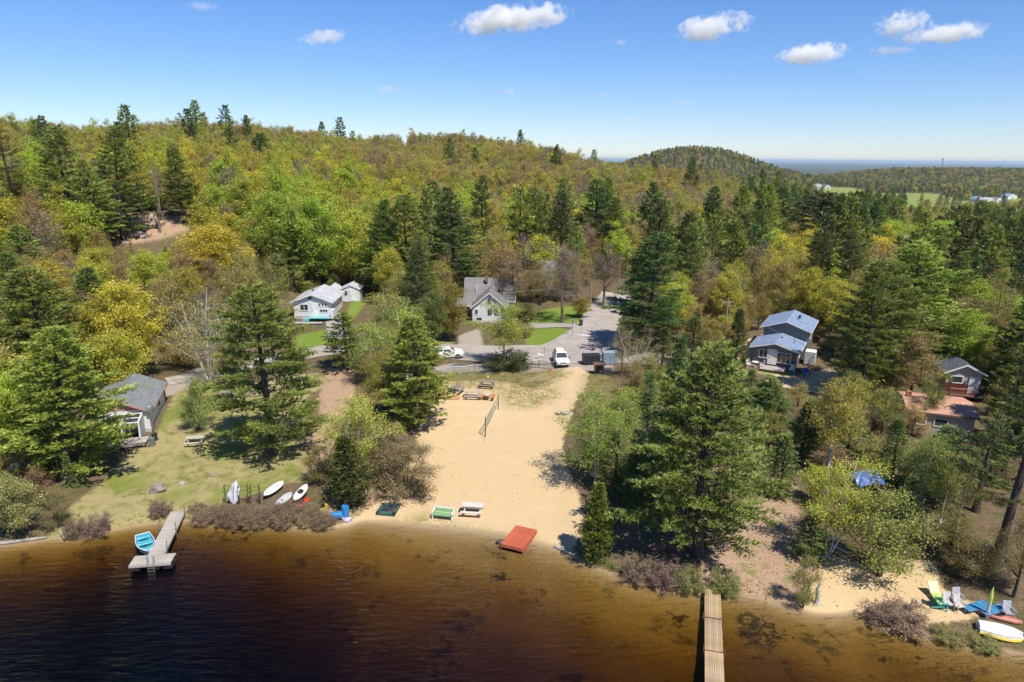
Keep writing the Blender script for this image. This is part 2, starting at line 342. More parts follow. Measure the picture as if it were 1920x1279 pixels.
# near kinds
conifer('pine_a', 11, k=8, gap=.68); conifer('pine_b', 12, R=5.0, gap=.75, prune=.14, k=8); conifer('pine_c', 13, R=4.2, gap=.72, clear=.18, prune=.16, k=8)
conifer('pine_layered', 14, R=5.2, gap=1.35, nb=7, prune=.15, clear=.12, twig=.14, k=6, hi=35, lo=-10, plate=.42)
conifer('pine_great', 15, H=22, R=7.6, gap=.85, nb=7, prune=.12, clear=.17, twig=.19, k=6, hi=50, lo=-8, power=.62, plate=.32, lean=.03)
conifer('pine_sparse', 16, R=4.4, gap=1.1, prune=.34, clear=.3, k=4, lean=.03)
conifer('spruce_a', 21, H=12, R=2.3, gap=.36, clear=.02, nb=6, lo=-12, hi=40, power=1.0, prune=.04, droop=.12, k=4, ln=.24, wd=.1, twig=.2, tuft=.2, updir=.25, lean=.008)
conifer('spruce_b', 22, H=12, R=2.0, gap=.42, clear=.04, nb=5, lo=-16, hi=36, power=.95, prune=.1, droop=.16, k=4, ln=.24, wd=.1, twig=.2, tuft=.2, updir=.2, lean=.01)
conifer('cedar_a', 23, H=8, R=2.0, gap=.26, clear=.0, nb=7, lo=18, hi=62, power=.85, prune=.02, k=4, ln=.2, wd=.08, twig=.17, tuft=.17, updir=.8, lean=.005)
broadleaf('maple_a', 31, per=15); broadleaf('maple_b', 32, H=15, R=5.4, per=15, limbs=22); broadleaf('maple_c', 33, H=13, R=4.6, per=14, hemi=.7)
broadleaf('spring_a', 41, H=13, R=4.4, per=7, leaf=.17, scat=.3, twigs=7, up=.9); broadleaf('spring_b', 42, H=12, R=4.8, per=6, leaf=.17, scat=.3, twigs=7, limbs=20)
broadleaf('spring_c', 43, H=9, R=3.4, per=8, leaf=.15, scat=.26, twigs=7, stems=3, spread=.35, clear=.1, cz=.52, hemi=.8)
broadleaf('bare_a', 51, H=14, R=4.6, per=3, leaf=.11, scat=.12, subs=11, twigs=9, up=1.3, twl=1.15, bark=M_TWIG, fmat=M_BUD); broadleaf('bare_b', 52, H=13, R=4.0, per=3, leaf=.1, scat=.12, subs=11, twigs=9, up=1.5, twl=1.1, bark=M_TWIG, fmat=M_BUD, cz=.6)
broadleaf('birch_a', 61, H=12, R=3.6, stems=3, spread=.5, per=10, leaf=.15, scat=.28, twigs=6, subs=8, limbs=21, bark=M_BIRCH, clear=.25, wood=.6, cz=.58, hemi=.8); broadleaf('birch_b', 62, H=11, R=3.8, stems=5, spread=.62, per=9, leaf=.15, scat=.28, limbs=25, twigs=6, subs=7, bark=M_BIRCH, clear=.2, wood=.6, hemi=.8)
broadleaf('birch_c', 63, H=13, R=3.2, stems=2, spread=.3, per=10, leaf=.15, scat=.28, limbs=18, bark=M_BIRCH, clear=.3, wood=.65, cz=.6)
broadleaf('birch_white', 64, H=11, R=3.9, stems=6, spread=.7, per=3, leaf=.12, scat=.2, limbs=36, subs=7, twigs=5, bark=M_BIRCH, clear=.2, wood=.62, fmat=M_BUD)
broadleaf('shrub_a', 71, H=2.2, R=1.5, stems=7, spread=.75, per=7, leaf=.09, scat=.1, limbs=35, subs=5, twigs=4, twl=.4, clear=.1, wood=.5, cz=.5, hemi=.9, bark=M_TWIG); broadleaf('shrub_b', 72, H=2.0, R=1.7, stems=8, spread=.8, per=12, leaf=.1, scat=.12, limbs=32, subs=5, twigs=4, twl=.4, clear=.1, wood=.5, cz=.5, hemi=.9, bark=M_TWIG)
# farther kinds, fewer and larger pieces
for q in range(3): conifer('pine_m%d' % q, 80+q, R=(4.4, 5.0, 4.0)[q], gap=.95, nb=6, twig=.42, tuft=.45, k=3, ln=.65, wd=.28, prune=.1, sides=5)
for q in range(2): conifer('spruce_m%d' % q, 85+q, H=12, R=2.1, gap=.7, nb=5, twig=.5, tuft=.45, k=3, ln=.45, wd=.16, lo=-12, hi=40, power=1., sides=5, clear=.03)
for q in range(3): broadleaf('maple_m%d' % q, 90+q, H=13+q, R=4.6+.3*q, limbs=18, subs=6, twigs=3, per=20, leaf=.31, scat=.42)
for q in range(3): broadleaf('spring_m%d' % q, 94+q, H=12+q, R=4.4+.2*q, limbs=18, subs=7, twigs=4, per=9, leaf=.23, scat=.4, wood=1.2)
for q in range(2): broadleaf('bare_m%d' % q, 98+q, H=13, R=4.3, limbs=16, subs=8, twigs=6, per=2, leaf=.22, scat=.2, up=1.2, twl=1.2, wood=1.3, bark=M_TWIG, fmat=M_BUD)
conifer('pine_f', 101, R=5.5, gap=1.3, nb=5, twig=1.1, tuft=.8, k=2, ln=1.3, wd=.7, sides=3); broadleaf('leaf_f', 102, H=12, R=4.6, limbs=11, subs=4, twigs=2, per=8, leaf=1.25, scat=.6, bark=M_BARK); broadleaf('leaf_g', 103, H=12, R=5, limbs=11, subs=4, twigs=2, per=8, leaf=1.25, scat=.7)
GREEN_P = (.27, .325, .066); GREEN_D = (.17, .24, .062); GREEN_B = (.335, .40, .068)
YEL = (.64, .56, .05); YG = (.49, .50, .05); LIME = (.42, .51, .045); OCH = (.49, .395, .09); OLIVE = (.41, .36, .085); BROWN = (.36, .255, .14); PINK = (.40, .27, .20); GREYB = (.25, .21, .17); WHITEB = (.6, .58, .5)
BIRG = (.44, .47, .08)
def tree(kind, base, H, R=None, colr=GREEN_P, label=None, name='tree', group=None, cat='tree', parts=True, rz=None, lean=0.):
    p = PROTO[kind]; sz = H/p['H']; sx = (R/p['R']) if R else sz*random.uniform(.9, 1.1); rz = random.uniform(0, 6.28) if rz is None else rz
    loc = (base[0], base[1], base[2]-.08)
    if parts:
        o = empty(name, loc, rz, label, cat, group); o.rotation_euler = (lean*math.sin(rz), lean*math.cos(rz), rz); o.scale = (sx, sx, sz)
        t = link('trunk', p['trunk'], o); c = link('crown', p['crown'], o); c.color = rgba(colr)
    else:
        o = link(name, p['whole'], None, loc); o.rotation_euler = (0, 0, rz); o.scale = (sx, sx, sz); o.color = rgba(colr); tag(o, label, cat, group)
    return o
# ================================================================== ground, water, roads
ZONES = {
 'sand': [[(610,994),(665,975),(715,938),(752,890),(775,840),(790,795),(806,752),(835,716),(900,712),(950,716),(1000,730),(1040,706),(1062,690),(1084,688),(1104,700),(1098,730),(1078,752),(1066,790),(1052,830),(1062,880),(1085,930),(1092,975),(1082,1010),(1072,1050),(1000,1026),(850,1000),(750,992)],
          [(1500,1152),(1528,1085),(1548,1045),(1640,1060),(1740,1052),(1765,1100),(1800,1125),(1850,1135),(1800,1165),(1720,1170),(1640,1160),(1560,1160)],
          [(1395,640),(1432,628),(1436,668),(1405,690)], [(1500,700),(1560,690),(1600,735),(1540,750)], [(1440,700),(1500,706),(1560,735),(1500,735),(1430,712)]],
 'grass': [[(90,1010),(120,960),(200,900),(240,850),(292,820),(300,800),(330,735),(390,715),(470,720),(560,700),(600,700),(610,720),(560,760),(540,800),(590,850),(560,900),(480,925),(400,950),(350,975),(250,990)],
           
           [(800,640),(850,640),(850,662),(800,662)], [(1420,688),(1500,700),(1490,712),(1420,700)], [(1740,655),(1860,660),(1850,690),(1750,680)], [(1730,745),(1800,735),(1800,770),(1740,770)], [(620,996),(660,985),(650,1002)], [(60,700),(110,700),(110,740),(60,740)]],
 'lawn': [[(545,642),(560,628),(640,612),(660,565),(690,565),(660,600),(640,640),(560,660)], [(985,640),(1000,612),(1083,620),(1080,632),(1040,642),(990,652)], [(985,604),(1000,585),(1085,572),(1120,560),(1105,590),(1095,606),(1000,608)]],
 'patchy': [[(820,712),(850,695),(1050,690),(1066,700),(1040,722),(1045,745),(1000,766),(950,764),(935,735),(840,722)], [(1095,705),(1150,700),(1150,760),(1090,770)], [(700,990),(800,960),(860,985),(1000,1012),(1000,1022),(850,998)]],
 'litter': [[(560,905),(545,850),(600,800),(600,740),(615,690),(660,690),(665,735),(640,800),(600,880)], [(1300,1110),(1320,1050),(1370,985),(1430,930),(1490,900),(1510,1000),(1530,1080),(1490,1150),(1420,1128)], [(215,440),(250,408),(350,405),(355,430),(290,450),(230,460)], [(0,410),(45,410),(45,430),(0,430)], [(600,950),(700,900),(720,930),(650,985)], [(980,715),(1040,690),(1062,692),(1030,712)]],
 'gravel': [[(295,745),(330,705),(370,690),(420,690),(380,715),(340,738)], [(800,690),(850,680),(1000,685),(1060,680),(1100,682),(1150,684),(1150,697),(1040,694),(850,700)], [(1120,585),(1150,555),(1160,560),(1150,600)], [(860,630),(900,615),(905,650),(860,650)]],
 'field': [[(1520,349),(1600,352),(1690,364),(1680,384),(1550,378)], [(1690,362),(1760,364),(1830,378),(1830,404),(1690,400)], [(1820,376),(1870,372),(1990,368),(1990,408),(1825,406)]],
 'weed': [[(1010,1052),(1100,1042),(1190,1050),(1270,1072),(1300,1098),(1240,1100),(1130,1086),(1040,1076)], [(1225,1150),(1320,1118),(1322,1190),(1260,1200)], [(1356,1122),(1430,1136),(1520,1190),(1470,1240),(1356,1200)], [(1580,1195),(1740,1215),(1830,1262),(1620,1256)], [(880,1060),(960,1060),(1000,1100),(900,1110)]],
}
def polydist(px, py, poly):
    q = np.array(poly); n = len(q); ins = np.zeros(len(px), bool); dm = np.full(len(px), 1e9)
    for i in range(n):
        (x0, y0), (x1, y1) = q[i], q[(i+1) % n]
        c = ((y0 > py) != (y1 > py)) & (px < (x1-x0)*(py-y0)/(y1-y0+1e-12)+x0); ins ^= c
        dx, dy = x1-x0, y1-y0; t = np.clip(((px-x0)*dx+(py-y0)*dy)/(dx*dx+dy*dy+1e-12), 0, 1); dm = np.minimum(dm, np.hypot(px-x0-t*dx, py-y0-t*dy))
    return np.where(ins, dm, -dm)
WZ = {k: [[tuple(G(u, v)[:2]) for u, v in pl] for pl in L] for k, L in ZONES.items()}
rows = list(np.arange(-160, 26, 6.0)); y = 26.0
while y < 42000:
    rows.append(y); y += max(.5, .0135*(y-78)) if y < 1200 else max(15, .02*y)
rows = np.array(rows); NC = 460; ss = np.linspace(-1, 1, NC)
YY = np.repeat(rows, NC); XX = (np.tile(ss, len(rows)))*(75+.95*np.maximum(YY, 0)); ZZ = hz(XX, YY)
i = (np.arange(len(rows)-1)[:, None]*NC+np.arange(NC-1)[None]).ravel()
F = np.concatenate([np.stack([i, i+1, i+NC+1], 1), np.stack([i, i+NC+1, i+NC], 1)])
gm, t, o = nmat('ground_mix')
me = tri_mesh('ground', np.stack([XX, YY, ZZ], 1), F, [gm])
me.polygons.foreach_set('use_smooth', [True]*len(me.polygons))
ATT = {}
for k, L in WZ.items():
    w = np.zeros(len(XX))
    for pl in L:
        a = np.array(pl); soft = (1.5 if k == 'sand' else 1.0) if a[:, 1].max() < 150 else .02*a[:, 1].mean()
        m = (XX > a[:, 0].min()-4*soft) & (XX < a[:, 0].max()+4*soft) & (YY > a[:, 1].min()-4*soft) & (YY < a[:, 1].max()+4*soft)
        if m.any(): w[m] = np.maximum(w[m], np.clip(.5+polydist(XX[m], YY[m], pl)/(2*soft), 0, 1))
    at = me.attributes.new(k, 'FLOAT', 'POINT'); at.data.foreach_set('value', w.astype(np.float32)); ATT[k] = w
ground = tag(link('ground', me), 'sandy, grassy and leaf-strewn ground rising to wooded hills', None, None, 'structure')
# ground material: one surface whose make-up (sand, turf, needles, gravel, woodland floor) follows the place
geo = N(t, 'ShaderNodeNewGeometry'); P = geo.outputs['Position']
nA = noise(t, .9, 5, .6, P); nB = noise(t, 5, 4, .65, P); nC = noise(t, .12, 4, .55, P); nD = noise(t, 22, 2, .6, P)
def zone(name, n, lo, hi, amp):
    a = N(t, 'ShaderNodeAttribute', attribute_name=name); v = math_(t, 'ADD', a.outputs['Fac'], math_(t, 'MULTIPLY', math_(t, 'SUBTRACT', n, .5), amp))
    return math_(t, 'MULTIPLY', ramp(t, v, [(lo, 0.0), (hi, 1.0)]), ramp(t, a.outputs['Fac'], [(0.0, 0.0), (.12, 1.0)]))
floor_c = mix(t, ramp(t, nB, [(.35, 0.0), (.65, 1.0)]), (.095, .066, .038), (.185, .13, .078))
floor_c = mix(t, ramp(t, nA, [(.48, 0.0), (.62, 1.0)]), floor_c, (.085, .09, .03))
litter = mix(t, ramp(t, nB, [(.3, 0.0), (.7, 1.0)]), (.27, .175, .11), (.43, .30, .20)); litter = mix(t, ramp(t, nA, [(.55, 0.0), (.68, 1.0)]), litter, (.19, .19, .06))
grass = mix(t, ramp(t, nB, [(.3, 0.0), (.7, 1.0)]), (.10, .125, .022), (.19, .19, .05)); grass = mix(t, ramp(t, nA, [(.32, 0.0), (.54, 1.0)]), grass, (.31, .26, .12))
grass = mix(t, ramp(t, nC, [(.52, 0.0), (.62, .8)]), grass, mix(t, nB, (.12, .16, .02), (.19, .22, .035)))
sand = mix(t, ramp(t, nA, [(.3, 0.0), (.7, 1.0)]), (.50, .37, .205), (.56, .425, .245)); sand = mix(t, ramp(t, nC, [(.35, 0.0), (.65, 1.0)]), sand, (.53, .39, .215))
sand = mix(t, math_(t, 'MULTIPLY', ramp(t, nD, [(.55, 0.0), (.75, 1.0)]), .18), sand, (.42, .30, .16))
gravel = mix(t, ramp(t, nD, [(.3, 0.0), (.7, 1.0)]), (.24, .205, .17), (.40, .35, .29))
field = mix(t, nC, (.15, .22, .03), (.26, .26, .08))
c = mix(t, zone('litter', nA, .35, .6, .5), floor_c, litter)
c = mix(t, zone('gravel', nA, .35, .6, .4), c, gravel)
c = mix(t, zone('grass', nA, .35, .6, .5), c, grass)
lawn = mix(t, ramp(t, nB, [(.3, 0.0), (.7, 1.0)]), (.11, .17, .02), (.19, .26, .035)); lawn = mix(t, ramp(t, nA, [(.55, 0.0), (.7, .7)]), lawn, (.28, .25, .10)); c = mix(t, zone('lawn', nA, .35, .6, .4), c, lawn)
zs_ = zone('sand', math_(t, 'ADD', math_(t, 'MULTIPLY', nA, .6), math_(t, 'MULTIPLY', nB, .4)), .42, .54, .8); c = mix(t, zs_, c, sand)
pt = N(t, 'ShaderNodeAttribute', attribute_name='patchy'); c = mix(t, math_(t, 'MULTIPLY', ramp(t, math_(t, 'ADD', math_(t, 'MULTIPLY', nB, .6), math_(t, 'MULTIPLY', nA, .55)), [(.5, 0.0), (.6, 1.0)]), math_(t, 'MULTIPLY', pt.outputs['Fac'], .85)), c, mix(t, nD, (.17, .17, .045), (.27, .22, .09)))
c = mix(t, zone('field', nC, .35, .6, .2), c, field)
sx = N(t, 'ShaderNodeSeparateXYZ'); t.links.new(P, sx.inputs[0])
# lake bed: sand near the beach, silt and weed farther out
nW = noise(t, .35, 5, .62, P); nV = noise(t, 1.6, 5, .7, P)
bedc = mix(t, ramp(t, nB, [(.3, 0.0), (.7, 1.0)]), (.20, .14, .062), (.29, .205, .09)); bedc = mix(t, ramp(t, math_(t, 'ADD', math_(t, 'MULTIPLY', nW, .62), math_(t, 'MULTIPLY', nV, .38)), [(.545, 0.0), (.62, .8)]), bedc, (.05, .04, .026))
bedc = mix(t, math_(t, 'MULTIPLY', zone('weed', math_(t, 'ADD', math_(t, 'MULTIPLY', nV, .7), math_(t, 'MULTIPLY', nB, .3)), .93, 1.08, 1.6), .9), bedc, (.035, .028, .018))
lake = ramp(t, math_(t, 'DIVIDE', sx.outputs[1], 200.0), [(.44, 1.0), (.46, 0.0)])
c = mix(t, math_(t, 'MULTIPLY', lake, ramp(t, math_(t, 'ADD', sx.outputs[2], .03), [(.05, 1.0), (.12, 0.0)])), c, (.30, .215, .12))
c = mix(t, math_(t, 'MULTIPLY', lake, ramp(t, math_(t, 'ADD', math_(t, 'MULTIPLY', sx.outputs[2], -1.0), -.02), [(0.0, 0.0), (.12, 1.0)])), c, bedc)
# the far plain: woods, fields and towns as one patchwork
vo = N(t, 'ShaderNodeTexVoronoi'); vo.inputs['Scale'].default_value = .0016; t.links.new(P, vo.inputs['Vector'])
pl_c = mix(t, ramp(t, vo.outputs['Color'], [(.35, 0.0), (.62, 1.0)]), (.045, .06, .03), (.15, .15, .09)); pl_c = mix(t, ramp(t, noise(t, .004, 5, .7, P), [(.45, 0.0), (.55, 1.0)]), pl_c, (.05, .06, .03))
c = mix(t, ramp(t, math_(t, 'DIVIDE', sx.outputs[1], 6000.0), [(.38, 0.0), (.5, 1.0)]), c, pl_c)
gb = N(t, 'ShaderNodeBsdfPrincipled'); gb.inputs['Roughness'].default_value = .95; gb.inputs['Specular IOR Level'].default_value = .15
hgt = math_(t, 'ADD', math_(t, 'MULTIPLY', nB, 1.0), math_(t, 'MULTIPLY', nD, .35)); t.links.new(c, gb.inputs['Base Color']); t.links.new(bump(t, hgt, .55, .12), gb.inputs['Normal']); t.links.new(gb.outputs[0], o.inputs[0])
# water: clear brown lake water, its colour comes from absorption over the sloping bed
wm, t, o = nmat('lake_water'); geo = N(t, 'ShaderNodeNewGeometry')
mp = N(t, 'ShaderNodeMapping'); mp.inputs['Scale'].default_value = (.8, 2.6, 1); mp.inputs['Rotation'].default_value = (0, 0, R_(-14)); t.links.new(geo.outputs['Position'], mp.inputs[0])
w1 = noise(t, .9, 4, .6, mp.outputs[0]); w2 = noise(t, .16, 3, .5, geo.outputs['Position'])
hh = math_(t, 'MULTIPLY', w1, math_(t, 'ADD', w2, .15)); nb_ = bump(t, hh, .9, .3)
fr = N(t, 'ShaderNodeFresnel'); fr.inputs['IOR'].default_value = 1.33; t.links.new(nb_, fr.inputs['Normal'])
tp = N(t, 'ShaderNodeBsdfTransparent'); gl = N(t, 'ShaderNodeBsdfGlossy'); gl.inputs['Roughness'].default_value = .06; t.links.new(nb_, gl.inputs['Normal'])
ms = N(t, 'ShaderNodeMixShader'); t.links.new(fr.outputs[0], ms.inputs[0]); t.links.new(tp.outputs[0], ms.inputs[1]); t.links.new(gl.outputs[0], ms.inputs[2]); t.links.new(ms.outputs[0], o.inputs['Surface'])
va = N(t, 'ShaderNodeVolumeAbsorption'); va.inputs['Color'].default_value = (.70, .59, .12, 1); va.inputs['Density'].default_value = 3.0; t.links.new(va.outputs[0], o.inputs['Volume'])
water = MB().box((0, -45, -2.25), (420, 280, 4.5)).build('lake_water', wm); tag(water, 'dark tea-brown lake water, orange over the shallows', None, None, 'structure')
# roads
def asphalt(name, c1, c2, crack):
    m, t, o = nmat(name); geo = N(t, 'ShaderNodeNewGeometry'); P = geo.outputs['Position']; b = N(t, 'ShaderNodeBsdfPrincipled'); b.inputs['Roughness'].default_value = .9
    c = mix(t, ramp(t, noise(t, .5, 6, .65, P), [(.35, 0.0), (.65, 1.0)]), c1, c2); c = mix(t, math_(t, 'MULTIPLY', ramp(t, noise(t, 25, 2, .5, P), [(.4, 0.0), (.7, 1.0)]), .25), c, tuple(x*.6 for x in c1))
    v = N(t, 'ShaderNodeTexVoronoi', feature='DISTANCE_TO_EDGE'); v.inputs['Scale'].default_value = .3
    nz = N(t, 'ShaderNodeTexNoise'); nz.inputs['Scale'].default_value = .8; t.links.new(P, nz.inputs['Vector']); t.links.new(mix(t, .18, P, nz.outputs['Color'], 'ADD'), v.inputs['Vector'])
    c = mix(t, ramp(t, v.outputs['Distance'], [(0.0, crack), (.03, 0.0)]), c, (.1, .09, .08)); t.links.new(c, b.inputs['Base Color']); t.links.new(b.outputs[0], o.inputs[0]); return m
M_ROAD = asphalt('old_asphalt', (.30, .265, .23), (.40, .355, .31), .35); M_DRIVE = asphalt('driveway', (.27, .25, .235), (.36, .335, .31), .2)
def strip(name, px, widths, mat, lift, label):
    pts = np.array([G(u, v)[:2] for u, v in px]); d = np.r_[0, np.cumsum(np.hypot(*np.diff(pts, axis=0).T))]; n = max(8, int(d[-1]/.7)); s = np.linspace(0, d[-1], n)
    k = np.ones(9)/9
    x, yv, w = (np.interp(s, d, a) for a in (pts[:, 0], pts[:, 1], widths)); pad = lambda a: np.convolve(np.r_[[a[0]]*4, a, [a[-1]]*4], k, 'valid'); x, yv = pad(x), pad(yv)
    tx, ty = np.gradient(x), np.gradient(yv); L = np.hypot(tx, ty); nx, ny = -ty/L, tx/L; V = []; m = 9
    for q in np.linspace(-1, 1, m): V.append(np.stack([x+nx*w*q/2*(1+.03*np.sin(s*.9+q)), yv+ny*w*q/2, np.zeros(n)], 1))
    V = np.stack(V, 1).reshape(-1, 3); V[:, 2] = hz(V[:, 0], V[:, 1])+lift
    i = (np.arange(n-1)[:, None]*m+np.arange(m-1)[None]).ravel(); F = np.concatenate([np.stack([i, i+1, i+m+1], 1), np.stack([i, i+m+1, i+m], 1)])
    me = tri_mesh(name, V, F, [mat]); me.polygons.foreach_set('use_smooth', [True]*len(me.polygons))
    return tag(link(name, me), label, None, None, 'structure')
strip('road', [(300,718),(430,694),(560,666),(640,652),(760,650),(860,661),(980,664),(1090,664),(1170,668),(1300,680)], [3,3.6,4.6,5.2,5.4,6.5,8.5,8.5,6,5], M_ROAD, .05, 'pale cracked asphalt road running along behind the beach')
strip('road', [(1080,662),(1102,640),(1117,615),(1130,590),(1143,572),(1152,560),(1158,548)], [15,9.5,6.6,6.4,6.2,6.2,6], M_ROAD, .062, 'pale asphalt road climbing away between lawn and pines')
strip('driveway', [(1090,611),(1040,611),(990,611),(975,606)], [2.6,2.6,2.6,2.6], M_DRIVE, .07, 'grey driveway crossing the lawn from the side road')
strip('driveway', [(640,640),(632,625),(626,600),(622,585)], [4,3,2.6,2.4], M_DRIVE, .07, 'grey driveway beside the white bungalow')
def painted(px0, px1, w, label):
    a, b = G(*px0), G(*px1); d = Vector(b)-Vector(a); d.z = 0; n = Vector((-d.y, d.x, 0)).normalized()*w/2; m = MB(); K = 6
    for q in range(K):
        p, r = Vector(a)+d*(q/K), Vector(a)+d*((q+1)/K); P4 = [p-n, r-n, r+n, p+n]; m.poly([(v.x, v.y, Z(v.x, v.y)+.085) for v in P4])
    return tag(m.build('stop_line', pm('road_paint', (.75, .74, .70), .7, .2, 2, wear=(.42, .39, .35))), label, None, None, 'structure')
painted((1084,629), (1121,631), .45, 'white stop line across the mouth of the side road')
# ------------------------------------------------------------------ air and clouds
hm, t, o = nmat('haze'); pv = N(t, 'ShaderNodeVolumePrincipled'); pv.inputs['Color'].default_value = (.62, .80, 1, 1); pv.inputs['Density'].default_value = 5.2e-5; pv.inputs['Anisotropy'].default_value = .2; t.links.new(pv.outputs[0], o.inputs['Volume'])
haze = MB().box((0, 20000, -2.0), (90000, 44500, 126)).build('haze', hm); tag(haze, 'thin blue air fading the far plain', None, None, 'stuff')
def cloud(u, v, wpx, hpx, seed, dens, label, tilt=0.):
    e = 5600.; d = ray(u, v); c = CAM+d*(e/d[1]); W = wpx/FPX*e; Hh = hpx/FPX*e; g = np.random.default_rng(seed)
    m, t, o = nmat('cloud_vapour'); pv = N(t, 'ShaderNodeVolumePrincipled'); pv.inputs['Color'].default_value = (.995, .995, 1, 1); pv.inputs['Anisotropy'].default_value = 0.0
    tc = N(t, 'ShaderNodeTexCoord'); ln = N(t, 'ShaderNodeVectorMath', operation='LENGTH'); t.links.new(tc.outputs['Object'], ln.inputs[0])
    ga = N(t, 'ShaderNodeNewGeometry'); nz = noise(t, 9.0/W, 6, .62, ga.outputs['Position']); n2 = noise(t, 2.4/W, 3, .5, ga.outputs['Position'])
    f = math_(t, 'SUBTRACT', math_(t, 'ADD', math_(t, 'MULTIPLY', nz, 1.7), math_(t, 'MULTIPLY', n2, .8)), math_(t, 'ADD', math_(t, 'MULTIPLY', ln.outputs['Value'], .62), .80))
    f = math_(t, 'MULTIPLY', f, 3.2, True); t.links.new(math_(t, 'MULTIPLY', f, dens), pv.inputs['Density']); t.links.new(pv.outputs[0], o.inputs['Volume'])
    bm = bmesh.new(); bmesh.ops.create_icosphere(bm, subdivisions=3, radius=1.0)
    me = bpy.data.meshes.new('cloud'); bm.to_mesh(me); bm.free(); me.materials.append(m); ob = link('cloud', me, None, c)
    ob.scale = (W*.53, W*.38, Hh*.57); ob.rotation_euler = (0, tilt, 0); tag(ob, label, 'cloud'); return ob
CL = [(958,36,215,42,1,.02,'long white cloud, leftmost of the large ones near the top',-.12),(1338,52,135,46,2,.022,'puffy white cloud standing alone right of the long one',-.15),(1524,102,125,34,3,.022,'flat white cloud lowest of the large clouds',-.1),(1690,46,100,44,4,.02,'upper white puff of the pair at the top right',-.1),(1770,62,160,32,5,.02,'lower drawn-out white cloud of the pair at the top right',-.06),
 (606,70,100,24,6,.012,'thin white wisp alone in the left half of the sky',-.2),(1672,95,90,16,7,.007,'faint flat wisp under the pair at the top right',-.05),(1162,79,44,13,8,.006,'faint tiny wisp between the long and the puffy cloud',-.05),(727,168,52,14,9,.009,'small pale cloud low in the sky left of centre',0.),(948,171,52,13,10,.008,'small pale cloud low in the sky at centre',0.),(1182,224,52,11,11,.009,'small pale cloud just over the wooded hill slope',0.),(533,195,44,11,12,.005,'tiny grey wisp low in the left of the sky',0.),(376,12,60,14,13,.005,'faint wisp at the top edge left of centre',0.),(1134,178,40,9,14,.005,'tiny faint wisp low in the sky right of centre',0.),(1290,193,70,10,15,.004,'thin faint streak low in the sky right of centre',0.)]
for a in CL: cloud(*a)
# ================================================================== trees
# things that the photograph shows free of branches: pixel box and the distance behind which trees may stand
KEEP = [(215,700,345,860,84),(535,535,690,625,128),(868,545,955,606,128),(1400,598,1545,700,108),(1760,672,1840,745,96),(1740,768,1830,806,84),(985,572,1160,700,140),(560,640,640,700,105),(600,690,670,760,92),(790,700,1090,1040,92),(330,720,600,900,88),(140,880,700,1010,62),(215,400,350,445,170),(1330,960,1500,1130,56),(1500,1040,1760,1160,50),(1590,868,1650,908,66),(1730,1085,1920,1279,48),(1120,540,1165,600,150),(820,650,860,680,98),(1700,366,1822,383,830),(1535,351,1600,358,830),(1826,366,1925,386,830),(1525,343,1565,354,830),(0,400,50,425,150)]
placed = []      # x, y, r of every tree
NT = [0]
def T(kind, u, vb, vt, wpx, colr, label, lean=0., rz=None):
    """a tree that can be picked out: foot pixel, top row, crown width"""
    b = G(u, vb); _, _, w = proj(b); dep = math.atan2(CAM[2]-b[2], math.hypot(b[0], b[1]))
    # height from the row of the top, at the same distance
    d = ray(u, vt); tt = math.hypot(b[0], b[1])/math.hypot(d[0], d[1]); H = max(1.0, CAM[2]+d[2]*tt-b[2]); Rr = wpx/2/FPX*w*(1.15 if kind[:4] == 'pine' else 1.05)
    nm = {'pine': 'pine_tree', 'spruce': 'spruce_tree', 'cedar': 'cedar_tree', 'birch': 'birch_tree', 'maple': 'maple_tree', 'spring': 'budding_tree', 'bare': 'leafless_tree', 'shrub': 'shrub'}[kind.split('_')[0]]
    if colr not in (P_, D_, B_, YEL, YG, LIME, OCH, OLIVE, BROWN, PINK, GREYB, BIRG): f_ = 2.5 if kind[:5] == 'birch' else 1.75; colr = (min(.62, colr[0]*f_), min(.62, colr[1]*f_), colr[2]*1.6)
    o = tree(kind, b, H, Rr, colr, label, nm, cat='shrub' if nm == 'shrub' else nm.replace('_', ' ').replace('budding ', '').replace('leafless ', ''), lean=lean, rz=rz); placed.append((b[0], b[1], Rr)); return o
P_, D_, B_ = GREEN_P, GREEN_D, GREEN_B
T('pine_a',125,890,610,235,B_,'broad bushy pine at the left edge beside the grey-roofed cottage')
T('pine_b',100,735,497,200,P_,'tall pine rising behind the bushy pine at the left edge')
T('pine_layered',512,850,528,205,P_,'tall pine with separate layered boughs standing on the lawn')
T('pine_great',1308,1042,655,315,P_,'great spreading pine with thick grey trunk on the right shore')
T('pine_b',1215,655,436,165,D_,'dense dark pine beside the climbing road')
T('pine_great',1650,735,490,215,P_,'huge pine behind the blue-roofed house on its right')
T('pine_b',1690,690,452,220,B_,'tall lighter pine behind the huge pine right of the blue-roofed house')
T('pine_sparse',1864,1062,560,190,(.075,.085,.03),'tall thin-crowned pine with dark trunk at the right edge')
T('pine_c',1905,760,530,130,D_,'dark pine at the right edge behind the red-railed house')
T('pine_c',655,692,585,85,P_,'bushy young pine where the shore road bends')
T('pine_a',778,800,590,165,B_,'green pine along the left side of the sand')
T('spring_a',722,795,640,110,(.22,.17,.03),'golden-brown conifer-like tree among the greenery left of the sand')
T('cedar_a',655,950,815,112,(.085,.092,.024),'low dense evergreen over the blue barrels')
T('birch_a',665,905,725,150,BIRG,'leafy white-stemmed birch clump left of the sand')
T('spring_c',760,935,820,130,(.20,.155,.07),'sparse twiggy bush leaning out over the sand',lean=.12)
T('bare_b',735,900,800,150,(.17,.125,.07),'bare-branched low tree above the green frame on the sand')
T('birch_white',392,712,540,140,(.22,.19,.09),'bare white birch with many leaning stems behind the lawn')
T('spring_c',372,806,695,84,(.17,.20,.04),'small leafy tree beside the grey-roofed cottage')
